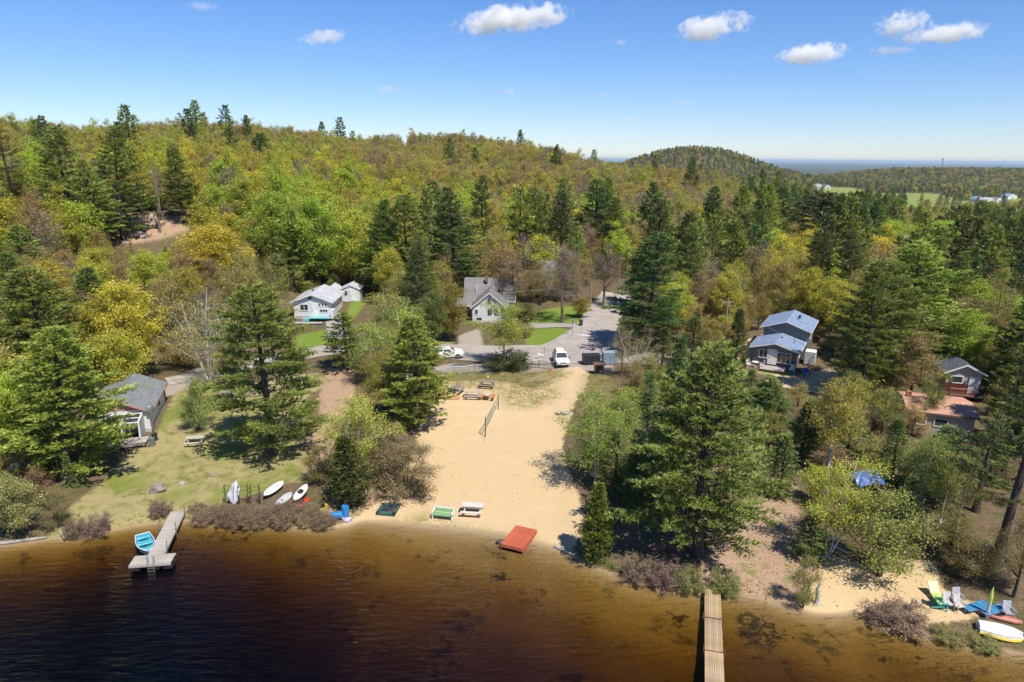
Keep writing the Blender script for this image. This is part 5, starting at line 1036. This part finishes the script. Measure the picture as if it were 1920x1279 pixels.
lump('orange_cushion', G(1037, 695), (.5, .3, .1), OR, 'flat orange thing on the grass by the fence end', 'mat', 21)
# ---- road things
a = G(1073, 630); o = empty('street_sign', a, .2, 'street name sign post on the corner lawn', 'sign'); MB().tube([(0, 0, 0), (0, 0, 2.7)], .035, 6).build('post', METAL, o); SG = pm('sign_blue', (.12, .30, .42), .5); MB().box((0, 0, 2.55), (.75, .03, .2)).build('name_plate', SG, o); MB().box((0, .02, 2.3), (.03, .7, .2)).build('name_plate', SG, o)
bin_(G(1089, 611), .1, 1.0, 'dark wheelie bin at the roadside by the lawn', pm('bin_green', (.04, .055, .05), .5))
a = G(1014, 672); o = empty('barrier_board', a, .9, 'white board barrier standing at the road edge', 'barrier'); MB().box((0, 0, .55), (1.7, .05, .28), ry=.35).build('board', WHITE, o); MB().box((-.4, 0, .35), (.08, .08, .7)).box((.4, 0, .2), (.08, .08, .4)).build('leg', WHITE, o)
o = empty('marker_post', G(1020, 673), 0, 'thin dark post beside the white board barrier', 'post'); MB().tube([(0, 0, 0), (0, 0, 1.7)], .03, 6).build('stem', DMETAL, o); MB().box((0, -.03, 1.55), (.1, .02, .25)).build('plate', METAL, o)
def suv(loc, rz, label, name='car', L=4.6, low=False):
    o = empty(name, loc, rz, label, 'car'); w = .92; hh_ = 1.42 if low else 1.68; bl = .92
    S = [(-L/2, .50, .80, .80), (-L/2+.12, .30, .92, .88), (-L/2+.9, .26, 1.0, w), (-.35*L/2, .25, 1.02, w), (.2*L/2, .25, 1.04, w), (L/2-.5, .26, 1.05, w), (L/2-.1, .32, 1.0, .9), (L/2, .48, .85, .82)]
    m = MB(); m.loft([[(-q*.93, x, z0), (q*.93, x, z0), (q, x, (z0+z1)/2), (q*.95, x, z1-.06), (q*.86, x, z1), (-q*.86, x, z1), (-q*.95, x, z1-.06), (-q, x, (z0+z1)/2)] for x, z0, z1, q in S]); m.build('body', CARW, o, smooth=False)
    C = [(-L*.235, 1.0, .80, 0), (-L*.10, hh_-.05, .70, 1), (L*.12, hh_, .70, 1), (L*.33, hh_-.04, .69, 1), (L*.465, 1.03, .80, 0)]
    m = MB(); m.loft([[(-q0, x0, .98), (q0, x0, .98), (q0*.985, x0+(x1-x0)*0, .99), (-q0*.985, x0, .99)] for (x0, _, q0, _), (x1, _, _, _) in ((C[0], C[1]),)], cap=False) if False else None
    cab = MB(); top = [(-.66, -L*.09), (.66, -L*.09), (.66, L*.36), (-.66, L*.36)]; bot = [(-.80, -L*.24), (.80, -L*.24), (.80, L*.47), (-.80, L*.47)]
    cab.loft([[(x, y, .99) for x, y in bot], [(x, y, hh_-.03) for x, y in top], [(x*.9, y*.94+.05, hh_+.02) for x, y in top]]); cab.build('cabin', CARW, o, bevel=.02)
    def pane(nm, P): MB().poly(P, (0, 0, .004)).build(nm, GLASS, o)
    def lerp(f): return [(b_[0]*(1-f)+t_[0]*f, b_[1]*(1-f)+t_[1]*f) for b_, t_ in zip(bot, top)]
    lo_, hi_ = lerp(.1), lerp(.88); zl, zh = .99+(hh_-1.02)*.1, .99+(hh_-1.02)*.88; e = .012
    pane('windscreen', [(lo_[0][0]+.06, lo_[0][1]-e, zl+e), (lo_[1][0]-.06, lo_[1][1]-e, zl+e), (hi_[1][0]-.06, hi_[1][1]-e, zh+e), (hi_[0][0]+.06, hi_[0][1]-e, zh+e)]); pane('rear_window', [(lo_[3][0]+.06, lo_[3][1]+e, zl+e), (lo_[2][0]-.06, lo_[2][1]+e, zl+e), (hi_[2][0]-.06, hi_[2][1]+e, zh+e), (hi_[3][0]+.06, hi_[3][1]+e, zh+e)])
    for s, i0, i1 in ((-1, 0, 3), (1, 1, 2)):
        for f0, f1 in ((.08, .48), (.52, .94)):
            q = lambda A, f: (A[i0][0]+s*e, A[i0][1]*(1-f)+A[i1][1]*f)
            (xa, ya), (xb, yb), (xc, yc), (xd, yd) = q(lo_, f0), q(lo_, f1), q(hi_, f1), q(hi_, f0); MB().poly([(xa, ya, zl), (xb, yb, zl), (xc, yc, zh), (xd, yd, zh)], (s*.004, 0, 0)).build('side_window', GLASS, o)
        MB().box((s*1.0, -L*.2, 1.05), (.2, .1, .14)).build('mirror', BLACK, o); MB().box((s*.62, -L/2-.0, .74), (.34, .1, .16)).build('headlight', pm('lamp_glass', (.55, .57, .6), .15, .05), o); MB().box((s*.72, L/2-.02, .85), (.2, .08, .3)).build('tail_light', pm('lamp_red', (.4, .02, .02), .3), o); MB().tube([(s*.6, -L*.05, hh_+.07), (s*.6, L*.3, hh_+.07)], .025, 5).build('roof_rail', BLACK, o)
        for y in (-L*.31, L*.3):
            t_ = MB().tube([(s*.72, y, .34), (s*.95, y, .34)], .34, 14).build('wheel', RUBBER, o); MB().tube([(s*.94, y, .34), (s*.965, y, .34)], .2, 10).build('rim', METAL, t_)
    MB().box((0, -L/2+.01, .72), (.75, .08, .16)).build('grille', BLACK, o); MB().box((0, -L/2+.03, .42), (1.5, .1, .16)).build('bumper', BLACK, o); MB().box((0, -L/2-.03, .52), (.34, .03, .12)).build('number_plate', WHITE, o)
suv(G(1051, 681), .08, 'white estate car parked nose-on at the top of the sand'); suv(G(838, 670), 1.75, 'white car parked on the shore road behind trees', low=True)
def skip(u, v, d, rz, mat, label, lid):
    o = empty('container', G(u, v), rz, label, 'container'); MB().box((0, 0, d[2]/2+.08), d, taper=1.05).build('body', mat, o, bevel=.02); MB().box((0, 0, d[2]+.13), (d[0]*1.07, d[1]*1.07, .08), rx=.06).build('lid', lid, o)
    for x in (-.3, 0, .3): MB().box((x*d[0], -d[1]/2-.04, d[2]/2), (.08, .06, d[2]*.85)).build('rib', mat, o)
skip(1108, 682, (2.2,1.2,1.1), .1, pm('skip_dark', (.03, .035, .045), .5), 'dark low container in tree shade right of the white car', BLACK); skip(1143, 682, (1.9,1.0,1.5), .1, pm('box_bluegrey', (.24, .30, .38), .5, .15), 'blue-grey metal box at the right of the dark container', pm('box_lid', (.30, .36, .42), .5))
a = G(1123, 701); o = empty('notice_kiosk', a, .1, 'small brown wooden shelter with a flat roof on posts', 'shelter'); [MB().box((x, y, .65), (.09, .09, 1.3)).build('post', DWOOD, o) for x in (-.55, .55) for y in (-.3, .3)]; MB().box((0, 0, .75), (1.0, .06, .7)).build('board', DWOOD, o); MB().box((0, 0, 1.34), (1.5, 1.0, .07), rx=.1).build('roof', pm('kiosk_roof', (.16, .09, .07), .8), o)
# poles and wires
PW_ = pm('pole_wood', (.33, .27, .20), .9, .25, 2, stretch=(5, 5, .4)); tops = []
for u, vb, vt, lb in ((1357,650,558,'bare wooden utility pole left of the blue-roofed house'),(1107,577,506,'utility pole at the roadside beyond the leafless tree'),(1160,552,480,'utility pole with crossarm at the top of the climbing road'),(577,702,672,'short grey post at the bend of the shore road')):
    b = G(u, vb); d = ray(u, vt); tt = math.hypot(b[0], b[1])/math.hypot(d[0], d[1]); H = CAM[2]+d[2]*tt-b[2]; o = empty('utility_pole', b, .1, lb, 'pole'); MB().tube([(0, 0, -.3), (0, 0, H)], [.15, .1] if H > 4 else [.06, .05], 8).build('pole', PW_, o)
    if H > 4:
        MB().box((0, 0, H-.6), (1.9, .1, .12)).build('crossarm', PW_, o); [MB().tube([(x, 0, H-.54), (x, 0, H-.36)], .04, 6).build('insulator', METAL, o) for x in (-.8, 0, .8)]
    tops.append(V3((b[0], b[1], b[2]+H-.45)))
def wire(p, q, sag, label):
    o = empty('power_line', p, 0, label, 'wire'); d = q-p; MB().tube([d*s-V3((0, 0, sag*4*s*(1-s))) for s in np.linspace(0, 1, 17)], .022, 4).build('cable', pm('cable', (.30, .30, .30), .6), o)
lft = V3(plane(300, 572, 9.0)); wire(tops[1]+V3((0, 0, -2.2)), lft, .9, 'thin power line crossing in front of the white gabled house'); wire(tops[1], tops[2], .5, 'power line between the two poles along the climbing road'); wire(tops[0]+V3((0, 0, -.2)), V3(plane(1560, 668, 6.0)), .5, 'power line passing in front of the blue-roofed house')
# ---- white bungalow and sheds
a, b = G(548, 601), G(620, 601); W = math.hypot(*(b-a)[:2]); o = h = empty('bungalow', (a[0], a[1]+1.2, a[2]), 0.02, 'white bungalow with pale grey roof and turquoise-railed porch', 'house'); R2 = shingle('roof_pale_grey', (.46, .47, .49), 1)
gable(h, 0, W, 0, 8.0, .5, 2.35, 1.15, .45, S_WHITE, R2); 
for x in (.72, .80, .88): window(h, facing(x*W-.15, -.05, 2.35, FRONT), .32, .5, WHITE)
window(h, facing(.28*W, -.05, 1.9, FRONT), 1.3, 1.0, WHITE, 1); window(h, facing(.83*W-.2, -.05, 1.35, FRONT), 1.3, .5, WHITE, 2); window(h, facing(.45*W, -.05, 3.4, FRONT), .4, .25, DMETAL); door(h, .56*W, -.05, .5, .85, 1.95, WHITE)
MB().box((W/2, 4, .1), (W+.1, 8.1, .8)).build('foundation', CONC, h); TQ = col_plastic('turquoise', (.16, .52, .58)); MB().box((.72*W, -.75, .42), (W*.56, 1.5, .12)).build('porch_floor', TQ, h); rl = MB().box((.72*W, -1.45, 1.2), (W*.56, .06, .06))
for k in range(14): rl.box((.45*W+k*W*.54/13, -1.45, .82), (.04, .04, .75))
rl.build('railing', WHITE, h)
for k in range(4): MB().box((.38*W, -1.0-.27*k, .42-.13*k), (1.0, .28, .06)).build('step', TQ, h)
MB().box((.4*W, 3.2, 4.05), (.35, .35, .5)).build('chimney_vent', METAL, h); MB().box((W+.35, -.5, 1.0), (.5, 1.3, 1.4)).build('side_landing', S_WHITE, h)
MB().box((.5*W, -2.9, .03), (W*.7, .8, .08)).build('path_slab', CONC, h)
for u0, u1, v, lb, hh_ in ((612,634,566,'smaller white shed with grey roof behind the bungalow',2.0),(641,675,565,'larger white shed with grey roof behind the bungalow',2.1)):
    a, b = G(u0, v), G(u1, v); W = math.hypot(*(b-a)[:2]); o = empty('shed', a, .03, lb, 'shed'); gable(o, 0, W, 0, 3.0, .1, hh_, .55+.05*W, .15, S_WHITE, R2); door(o, W*.62, -.05, .1, .8, 1.8, WHITE)
    if W > 2.6: window(o, facing(W*.25, -.05, 1.5, FRONT), .35, .6, DMETAL)
# ---- white gabled house in the middle
a, b = G(886, 604), G(948, 604); W = math.hypot(*(b-a)[:2]); h = empty('gabled_house', a, -.02, 'white gabled house with dark grey roof and a dormer behind', 'house'); R3 = shingle('roof_brown_grey', (.20, .19, .185), 1); R3x = shingle('roof_brown_grey_x', (.20, .19, .185), 0)
gable(h, 0, W, 0, 5.5, .3, 2.3, 2.3, .35, S_WHITE, R3); gable(h, -1.6, W+1.2, 5.0, 11.5, .3, 2.5, 3.1, .3, S_WHITE, R3x, axis='x', nm='rear_wall'); gable(h, W*.62, W+.8, 6.6, 8.6, 2.9, 1.5, .5, .15, S_WHITE, R3x, nm='dormer_wall', axis='x')
for x in (.12, .52, .72, .9): window(h, facing(x*W, -.05, 1.75, FRONT), .55, .85, DMETAL if x > .2 else WHITE)
window(h, facing(.5*W, -.05, 3.55, FRONT), .5, .8, pm('green_trim', (.1, .2, .16))); window(h, facing(.2*W, -.05, .55, FRONT), .8, .3, DMETAL); MB().box((W*.35, 7.2, 6.0), (.5, .5, 1.0)).build('chimney', pm('brick_dark', (.25, .14, .1), .9), h); MB().box((W/2, 2.7, .05), (W+.1, 5.6, .6)).build('foundation', CONC, h)
gable(h, -3.6, -.2, 3.2, 6.4, .2, 1.9, .8, .2, S_WHITE, R3x, axis='x', nm='annex_wall'); MB().box((-1.9, 3.1, 1.05), (2.6, .06, 1.6)).build('annex_shade_panel', BLACK, h); MB().tube([(W*.05, 5.8, 2.8), (W*.05, 5.8, 5.2)], .06, 6).build('vent_pipe', WHITE, h)  # flat black panel on the closed annex wall stands in for its shade
# ---- blue-roofed grey house
a, b = G(1410, 684), G(1490, 696); W = math.hypot(*(b-a)[:2]); rz = yaw(a, b); h = empty('grey_house', a, rz, 'dark grey house with slate-blue roofs and white-framed windows', 'house'); R4 = shingle('roof_slate_blue', (.20, .27, .40), 1)
gable(h, 0, W, 0, 5.5, .45, 2.15, .75, .5, S_GREY, R4); gable(h, .2, W+.6, 5.7, 13, .45, 3.7, 1.0, .45, S_GREY, R4, nm='rear_wall'); MB().box((W/2, -.02, .8), (W, .05, .75)).build('skirt', S_DARK, h)
window(h, facing(.24*W, -.06, 1.75, FRONT), 1.05, 1.1, WHITE, 1); door(h, .45*W, -.06, .45, .9, 2.0, WHITE); window(h, facing(.72*W, -.07, 1.5, FRONT), 1.7, 1.35, WHITE, 2); window(h, facing(W+.05, 3.0, 1.6, RIGHT), .9, 1.0); window(h, facing(W+.65, 8.5, 3.0, RIGHT), .9, 1.0)
MB().box((.55*W, 3.0, 3.35), (.35, .35, .35)).build('roof_vent', BLACK, h); MB().box((W*.8, 9.0, 5.3), (.3, .3, .4)).build('roof_vent', BLACK, h); MB().tube([(.86*W, 2.6, 2.9), (.86*W, 2.6, 4.0)], .04, 6).build('vent_pipe', DMETAL, h); MB().box((W+1.3, 4.4, 1.0), (1.3, 1.6, 1.7)).build('side_porch', S_WHITE, h)
o = empty('porch_deck', (a[0]+math.cos(rz)*W*.52+math.sin(rz)*1.3, a[1]+math.sin(rz)*W*.52-math.cos(rz)*1.3, a[2]), rz, 'grey plank porch deck in front of the dark grey house', 'deck'); pk = MB().box((0, 0, .3), (W*.55, .14, .05)).mesh('plank', GWOOD)
for k in range(14): link('plank', pk, o, (0, -1.0+k*.15, 0))
MB().box((0, -1.05, .12), (W*.55, .08, .36)).build('skirt_board', DWOOD, o)
def chair(loc, rz, mat, label, kind='plastic', s=1.0, name='garden_chair', grp=None):
    o = empty(name, loc, rz, label, 'chair', grp); o.scale = (s, s, s)
    if kind == 'plastic':
        MB().box((0, 0, .42), (.5, .48, .05), rx=.05).build('seat', mat, o, bevel=.015); MB().box((0, .24, .72), (.5, .05, .6), rx=-.22).build('backrest', mat, o, bevel=.015)
        for x in (-.27, .27):
            MB().box((x, -.02, .64), (.06, .5, .04)).build('armrest', mat, o)
            for y in (-.22, .22): MB().tube([(x, y*1.1, 0), (x*.95, y, .64 if y < 0 else .5)], .028, 5).build('leg', mat, o)
    elif kind == 'adirondack':
        for k in range(4): MB().box((0, -.25+k*.14, .36-.05*k), (.5, .12, .03), rx=-.3).build('seat_slat', mat, o)
        for k in range(5): MB().box((-.22+k*.11, .36, .68), (.1, .03, .85-.06*abs(k-2)), rx=-.4).build('back_slat', mat, o)
        for x in (-.32, .32): MB().box((x, -.02, .58), (.12, .75, .03)).build('armrest', mat, o); MB().box((x*.9, -.3, .28), (.05, .1, .56)).build('leg', mat, o); MB().box((x*.9, .2, .2), (.05, .75, .1), rx=-.3).build('leg', mat, o)
    return o
CW = col_plastic('chair_white', (.76, .76, .74)); p = lambda x, y: (a[0]+math.cos(rz)*x-math.sin(rz)*y, a[1]+math.sin(rz)*x+math.cos(rz)*y, a[2]+.05)
chair(p(-.3, -1.2), rz+.6, CW, 'white plastic chair at the left end of the dark grey house'); chair(p(1.4, -1.1), rz-1.2, CW, 'white plastic chair between white table and front door'); chair(p(W-.2, -1.2), rz, CW, 'white plastic chair at the right of the bay window')
o = empty('garden_table', p(.55, -1.0), rz, 'round white garden table outside the dark grey house', 'table'); MB().tube([(0, 0, .68), (0, 0, .72)], .45, 12).build('tabletop', CW, o); MB().tube([(0, 0, 0), (0, 0, .68)], .05, 6).build('pedestal', CW, o); MB().box((0, 0, .03), (.6, .08, .05)).box((0, 0, .03), (.08, .6, .05)).build('foot', CW, o)
def tarp(u, v, L, Wd, Hh, rz, mat, label, nm='tarpaulin'):
    b = G(u, v); o = empty(nm, b, rz, label, 'tarpaulin'); n = 9; m = MB(); r = random.Random(u)
    for i in range(n):
        for j in range(n): x, y = (i/(n-1)-.5)*L, (j/(n-1)-.5)*Wd; m.v.append((x, y, Hh*(1-abs(2*j/(n-1)-1)*.45)+r.uniform(-.05, .05)-.25*(abs(2*i/(n-1)-1)**3)))
    for i in range(n-1):
        for j in range(n-1): q = i*n+j; m.f.append((q, q+1, q+n+1, q+n))
    m.build('sheet', mat, o, smooth=False); [MB().tube([(x*L*.46, y*Wd*.46, 0), (x*L*.46, y*Wd*.46, Hh*.55)], .035, 5).build('pole', DMETAL, o) for x in (-1, 1) for y in (-1, 1)]
tarp(1618, 915, 2.6, 2.3, 1.7, .2, pm('blue_tarp', (.03, .12, .45), .4, .35, 2, wear=(.42, .52, .72), bmp=.4), 'blue tarpaulin stretched over poles among the right-hand trees'); tarp(1508, 705, 1.0, 1.0, 1.1, .3, pm('blue_cover', (.03, .1, .5), .5, .2, 2), 'small bright blue cover beside the dark grey house'); tarp(1803, 875, 1.6, 1.2, .9, .1, pm('white_sheet', (.7, .7, .72), .6, .15, 2), 'white sheet glimpsed between the shaded birches'); tarp(24, 850, 2.6, 2.0, 1.2, .4, pm('pale_blue_tarp', (.45, .55, .62), .5, .35, 2, wear=(.7, .72, .72), bmp=.4), 'pale blue sheet glimpsed through branches at the left edge'); tarp(38, 880, 1.4, 1.0, .7, .2, pm('white_blue', (.62, .66, .68), .5, .3, 3), 'white-blue cover below the pale sheet at the left edge')
# ---- red-railed house and pink flat roof at the right
a, b = G(1768, 742), G(1834, 748); W = math.hypot(*(b-a)[:2]); rz = yaw(a, b); h = empty('red_house', a, rz, 'dark-roofed house with red balcony railing half hidden by pines', 'house'); R5 = shingle('roof_charcoal', (.09, .10, .12), 1)
gable(h, 0, W, 0, 6.5, .9, 2.1, .9, .4, S_BEIGE, R5); MB().box((W/2, -.03, 1.15), (W, .05, 1.0)).build('lower_wall', S_RED, h); MB().box((W/2, -.8, .55), (W, 1.5, .1)).build('balcony_floor', DWOOD, h); rl = MB().box((W*.35, -1.5, 1.45), (W*.7, .08, .08)).box((W*.35, -1.5, .7), (W*.7, .06, .06)); rl.build('rail', pm('rail_tan', (.45, .25, .18), .7), h)
for k in range(14): MB().box((.1+k*W*.68/13, -1.5, 1.07), (.07, .04, .72)).build('baluster', pm('red_paint', (.28, .06, .045), .7), h)
MB().box((.05, -1.5, 1.3), (.14, .14, 2.6)).build('corner_post', DWOOD, h); door(h, W*.8, -.06, .6, .9, 1.9, WHITE); window(h, facing(.3*W, -.06, 2.1, FRONT), 1.2, .8)
a = G(1700, 806); b = G(1822, 822); W = math.hypot(*(b-a)[:2]); rz = yaw(a, b); h = empty('flat_roofed_house', a, rz, 'low building with pinkish terracotta roof seen from above', 'house'); gable(h, 0, W, 0, 6.0, .1, 2.0, .5, .3, S_BEIGE, shingle('roof_terracotta', (.52, .29, .20), 0, (.45, .22, .17)), pm('trim_brown', (.2, .12, .1)), axis='x'); window(h, facing(W*.5, -.05, 1.2, FRONT), 1.2, .8); window(h, facing(W*.2, -.05, 1.2, FRONT), .8, .8); MB().box((W*.05, 3, 2.9), (.45, .45, .8)).build('chimney', pm('brick_orange', (.45, .2, .1), .9), h)
o = empty('patio', G(1790, 775), rz, 'pale concrete slab between the pink roof and the red-railed house', 'slab'); MB().box((0, 0, .1), (2.4, 1.6, .2)).build('slab', CONC, o)
# houses glimpsed between the trees behind
def glimpse(u, v, W, D, h_, rise, rz, wall, roof, label):
    a = G(u, v); o = empty('house', a, rz, label, 'house'); gable(o, -W/2, W/2, 0, D, .2, h_, rise, .3, wall, roof); window(o, facing(-W*.2, -.05, h_*.6, FRONT), .9, .9); window(o, facing(W*.2, -.05, h_*.6, FRONT), .9, .9); door(o, 0, -.05, .2, .85, 1.9, WHITE)
glimpse(780, 566, 5, 5, 2.2, 1.0, .1, siding('pale_blue_siding', (.5, .56, .62)), R2, 'pale house glimpsed under the central pines'); glimpse(1335, 590, 6, 5, 2.2, 1.0, -.2, S_BEIGE, R5, 'house glimpsed behind the grey leafless tree'); glimpse(1395, 545, 5, 5, 2.2, 1.1, .2, S_BEIGE, R3, 'small house glimpsed in the valley woods'); glimpse(1520, 590, 7, 4, 2., .6, .1, S_BEIGE, R2, 'pale roof glimpsed behind the yellow-green budding tree')
for q, (u, v, w_, lb) in enumerate(((1536,352,16,'white farmhouse at the foot of the dark far hill'),(1552,354,10,'small white barn right of the far farmhouse'),(1838,379,14,'leftmost white building of the far farmyard'),(1858,381,12,'middle building of the far farmyard'),(1874,380,12,'blue-grey building of the far farmyard'),(1898,373,22,'long white building at the far right edge'))):
    a = G(u, v); o = empty('farm_building', a, .1*q, lb, 'building'); gable(o, -w_/2, w_/2, 0, 9, 0, 4, 2.5, .5, S_WHITE, (R2, R3, R4)[q % 3]); window(o, facing(-w_*.25, -.06, 2.2, FRONT), 1.5, 1.5); window(o, facing(w_*.25, -.06, 2.2, FRONT), 1.5, 1.5); door(o, 0, -.06, 0, 2.0, 2.8, S_DARK)
for u, vb, vt, wd, lb in ((1765,318,297,4.5,'lookout tower on the far right ridge'),(1222,305,282,.6,'thin mast on the far dark hill')):
    a = G(u, vb); d = ray(u, vt); tt = math.hypot(a[0], a[1])/math.hypot(d[0], d[1]); H = CAM[2]+d[2]*tt-a[2]; o = empty('tower', a, .3, lb, 'tower')
    for x in (-1, 1):
        for y in (-1, 1): MB().tube([(x*wd*.6, y*wd*.6, -2), (x*wd*.3, y*wd*.3, H*.85)], .45, 5).build('leg', DMETAL, o)
    for z in (.25, .5, .72): MB().box((0, 0, H*z), (wd*.95, wd*.95, .5)).build('brace', DMETAL, o)
    MB().box((0, 0, H*.92), (wd*1.3, wd*1.3, H*.14)).build('cabin', DMETAL, o)
# ---- lawn chairs and boats on the right shore
LIMEP = col_plastic('lime_plastic', (.48, .66, .10)); TEAL = col_plastic('teal_plastic', (.08, .42, .40)); SILV = pm('sling_grey', (.42, .43, .48), .6, .2, 3); PALE = pm('sling_pale', (.62, .58, .54), .6, .2, 3)
def lounger(loc, rz, mat, label, flat=False):
    o = empty('lounge_chair', loc, rz, label, 'chair'); seg = [(-.8, .30), (-.1, .28), (.35, .34), (.95, .85 if not flat else .42)]
    for (y0, z0), (y1, z1) in zip(seg[:-1], seg[1:]): L = math.hypot(y1-y0, z1-z0); MB().box((0, (y0+y1)/2, (z0+z1)/2), (.58, L-.03, .05), rx=math.atan2(z1-z0, y1-y0)).build('sling', mat, o)
    for x in (-.3, .3): MB().tube([(x, y, z) for y, z in seg], .022, 5).build('rail', METAL, o); [MB().tube([(x, y, 0), (x, y, .3)], .02, 5).build('leg', METAL, o) for y in (-.6, .4)]
lounger(G(1757, 1127), -.1, LIMEP, 'lime green folding lounger, leftmost of the shore chairs'); chair(G(1763, 1140), 1.2, TEAL, 'teal slatted garden chair facing left below the lime lounger', 'adirondack', .95)
chair(G(1776, 1141), .1, PALE, 'grey sling chair next to the teal chair'); chair(G(1793, 1132), .0, SILV, 'grey sling chair behind the pale armchair'); chair(G(1796, 1145), .2, PALE, 'pale rounded armchair in front of the grey sling chair'); chair(G(1888, 1158), -.1, SILV, 'silver armchair standing alone at the right of the shore chairs')
BLS = pm('sling_blue', (.05, .25, .45), .6, .2, 3); lounger(G(1826, 1145), -1.3, BLS, 'blue folding lounger lying in shade', True); lounger(G(1858, 1152), -1.3, BLS, 'second blue folding lounger nearer the silver chair', True)
a = G(1850, 1158); o = empty('beach_umbrella', a, 0, 'folded lime and white beach umbrella standing upright', 'umbrella'); MB().tube([(0, 0, 0), (0, 0, .5), (0, 0, .55), (0, 0, 1.1)], [.1, .12, .1, .1], 7).build('lower_canopy', PALE, o); MB().tube([(0, 0, 1.1), (0, 0, 1.5), (0, 0, 1.9), (.02, 0, 2.2)], [.1, .12, .07, .02], 7).build('upper_canopy', LIMEP, o)
board(1826,1146,1916,1172,.1,.65,pm('kayak_faded_red', (.55, .20, .15), .5, .2, 2),'faded red kayak lying behind the upturned boat','kayak',.25,'kayak',0,True)
a, b = G(1833, 1180), G(1918, 1199); rowboat(a, yaw(a, b), math.hypot(*(b-a)[:2])*.98, 1.15, .5, pm('hull_white', (.70, .71, .74), .5, .15, 3, wear=(.4, .4, .42)), KY, 'upturned white boat with yellow side at the right shore', False, True, 'upturned_boat'); 
q = plane(1917, 1196, .3); o = empty('landing', (q[0], q[1], 0), .1, 'corner of a small white wooden landing at the right edge', 'dock'); pk = MB().box((.6, 0, .3), (1.4, .14, .05)).mesh('plank', pm('pale_planks', (.62, .6, .57), .8, .15, 2))
for k in range(6): link('plank', pk, o, (0, -k*.15, 0))
MB().box((.6, -.38, .12), (1.3, .8, .3)).build('frame', GWOOD2, o)
# chairs on the hillside clearing
chair(G(258, 447), .4, pm('pink_sling', (.5, .3, .3), .6), 'pinkish chair at the edge of the hillside clearing', s=1.3); chair(G(270, 448), -.3, CW, 'white chair at the edge of the hillside clearing', s=1.3); chair(G(284, 413), 0, PALE, 'pale chair at the back of the hillside clearing', s=1.3)
for u, v, hh_, lb in ((300,436,13,'bare pale trunk standing in the hillside clearing'),(302,412,12,'pale trunk behind the clearing'),(274,446,11,'dark trunk at the front of the clearing'),(243,447,8,'leaning dark trunk left in the clearing')):
    o = empty('tree_trunk', G(u, v), 0, lb, 'trunk'); lx = random.uniform(-.9, .3); MB().tube([(0, 0, -.2), (lx*.3, 0, hh_*.4), (lx, .2, hh_)], [.28, .2, .09], 7).build('trunk', M_TWIG if 'pale' in lb else M_PBARK, o); MB().tube([(lx*.5, 0, hh_*.6), (lx*.5+1.2, .5, hh_*.75)], [.06, .02], 5).tube([(lx*.8, 0, hh_*.8), (lx*.8-1.1, -.3, hh_*.95)], [.05, .02], 5).build('branch', M_TWIG, o)
# grass tufts along the banks and lawn: ground cover
g = np.random.default_rng(3); pos = []
for _ in range(80000):
    x = g.uniform(-45, 42); y = g.uniform(36, 96)
    pos.append((x, y))
pos = np.array(pos); dsh_ = pos[:, 1]-np.interp(pos[:, 0], SHX, SHY); wg = np.zeros(len(pos))
for pl in WZ['grass']: wg = np.maximum(wg, np.clip(.5+polydist(pos[:, 0], pos[:, 1], pl)/2, 0, 1))
ws = np.zeros(len(pos))
for pl in WZ['sand']: ws = np.maximum(ws, np.clip(.5+polydist(pos[:, 0], pos[:, 1], pl)/1.5, 0, 1))
bankg = ((dsh_ > .05) & (dsh_ < 1.6) & (ws < .4)); wp = np.zeros(len(pos))
for pl in WZ['patchy']: wp = np.maximum(wp, np.clip(.5+polydist(pos[:, 0], pos[:, 1], pl)/2, 0, 1))
keep = (bankg & (g.random(len(pos)) < .8)) | ((g.random(len(pos)) < wg*.05) & (dsh_ > .2)) | ((g.random(len(pos)) < wp*.8*(np.sin(pos[:, 0]*1.3)*np.sin(pos[:, 1]*.9+pos[:, 0]*.6) > -.15)) & (dsh_ > 3)); pos = pos[keep][:13000]; P3 = np.stack([pos[:, 0], pos[:, 1], hz(pos[:, 0], pos[:, 1])-.01], 1)
V, F, Tn = blades(P3, np.tile(np.array((0, 0, 1.)), (len(P3), 1)), g, 6, .15, .05, .6); o = link('grass', tri_mesh('grass', V, F, [M_LEAF], tint=Tn)); o.color = (.40, .37, .12, 1); tag(o, 'rough grass on the lawn and along the water edge', None, None, 'stuff')
# strewn leaves, twigs and stones on the sand and needle ground
pos = np.stack([g.uniform(-16, 42, 9000), g.uniform(34, 84, 9000)], 1); wl = np.zeros(len(pos))
for zn, f in (('litter', 1.0), ('sand', .10), ('patchy', .5)):
    for pl in WZ[zn]: wl = np.maximum(wl, f*np.clip(.5+polydist(pos[:, 0], pos[:, 1], pl)/1.5, 0, 1))
dd_ = pos[:, 1]-np.interp(pos[:, 0], SHX, SHY); pos = pos[(g.random(len(pos)) < wl) & (dd_ > .4)]; P3 = np.stack([pos[:, 0], pos[:, 1], hz(pos[:, 0], pos[:, 1])+.015], 1); V, F, Tn = leaves(P3, g, .13, 3.0); o = link('fallen_leaves', tri_mesh('fallen_leaves', V, F, [M_BUD], tint=Tn)); o.color = (.16, .10, .06, 1); tag(o, 'fallen leaves and scraps strewn on sand and needle ground', None, None, 'stuff')
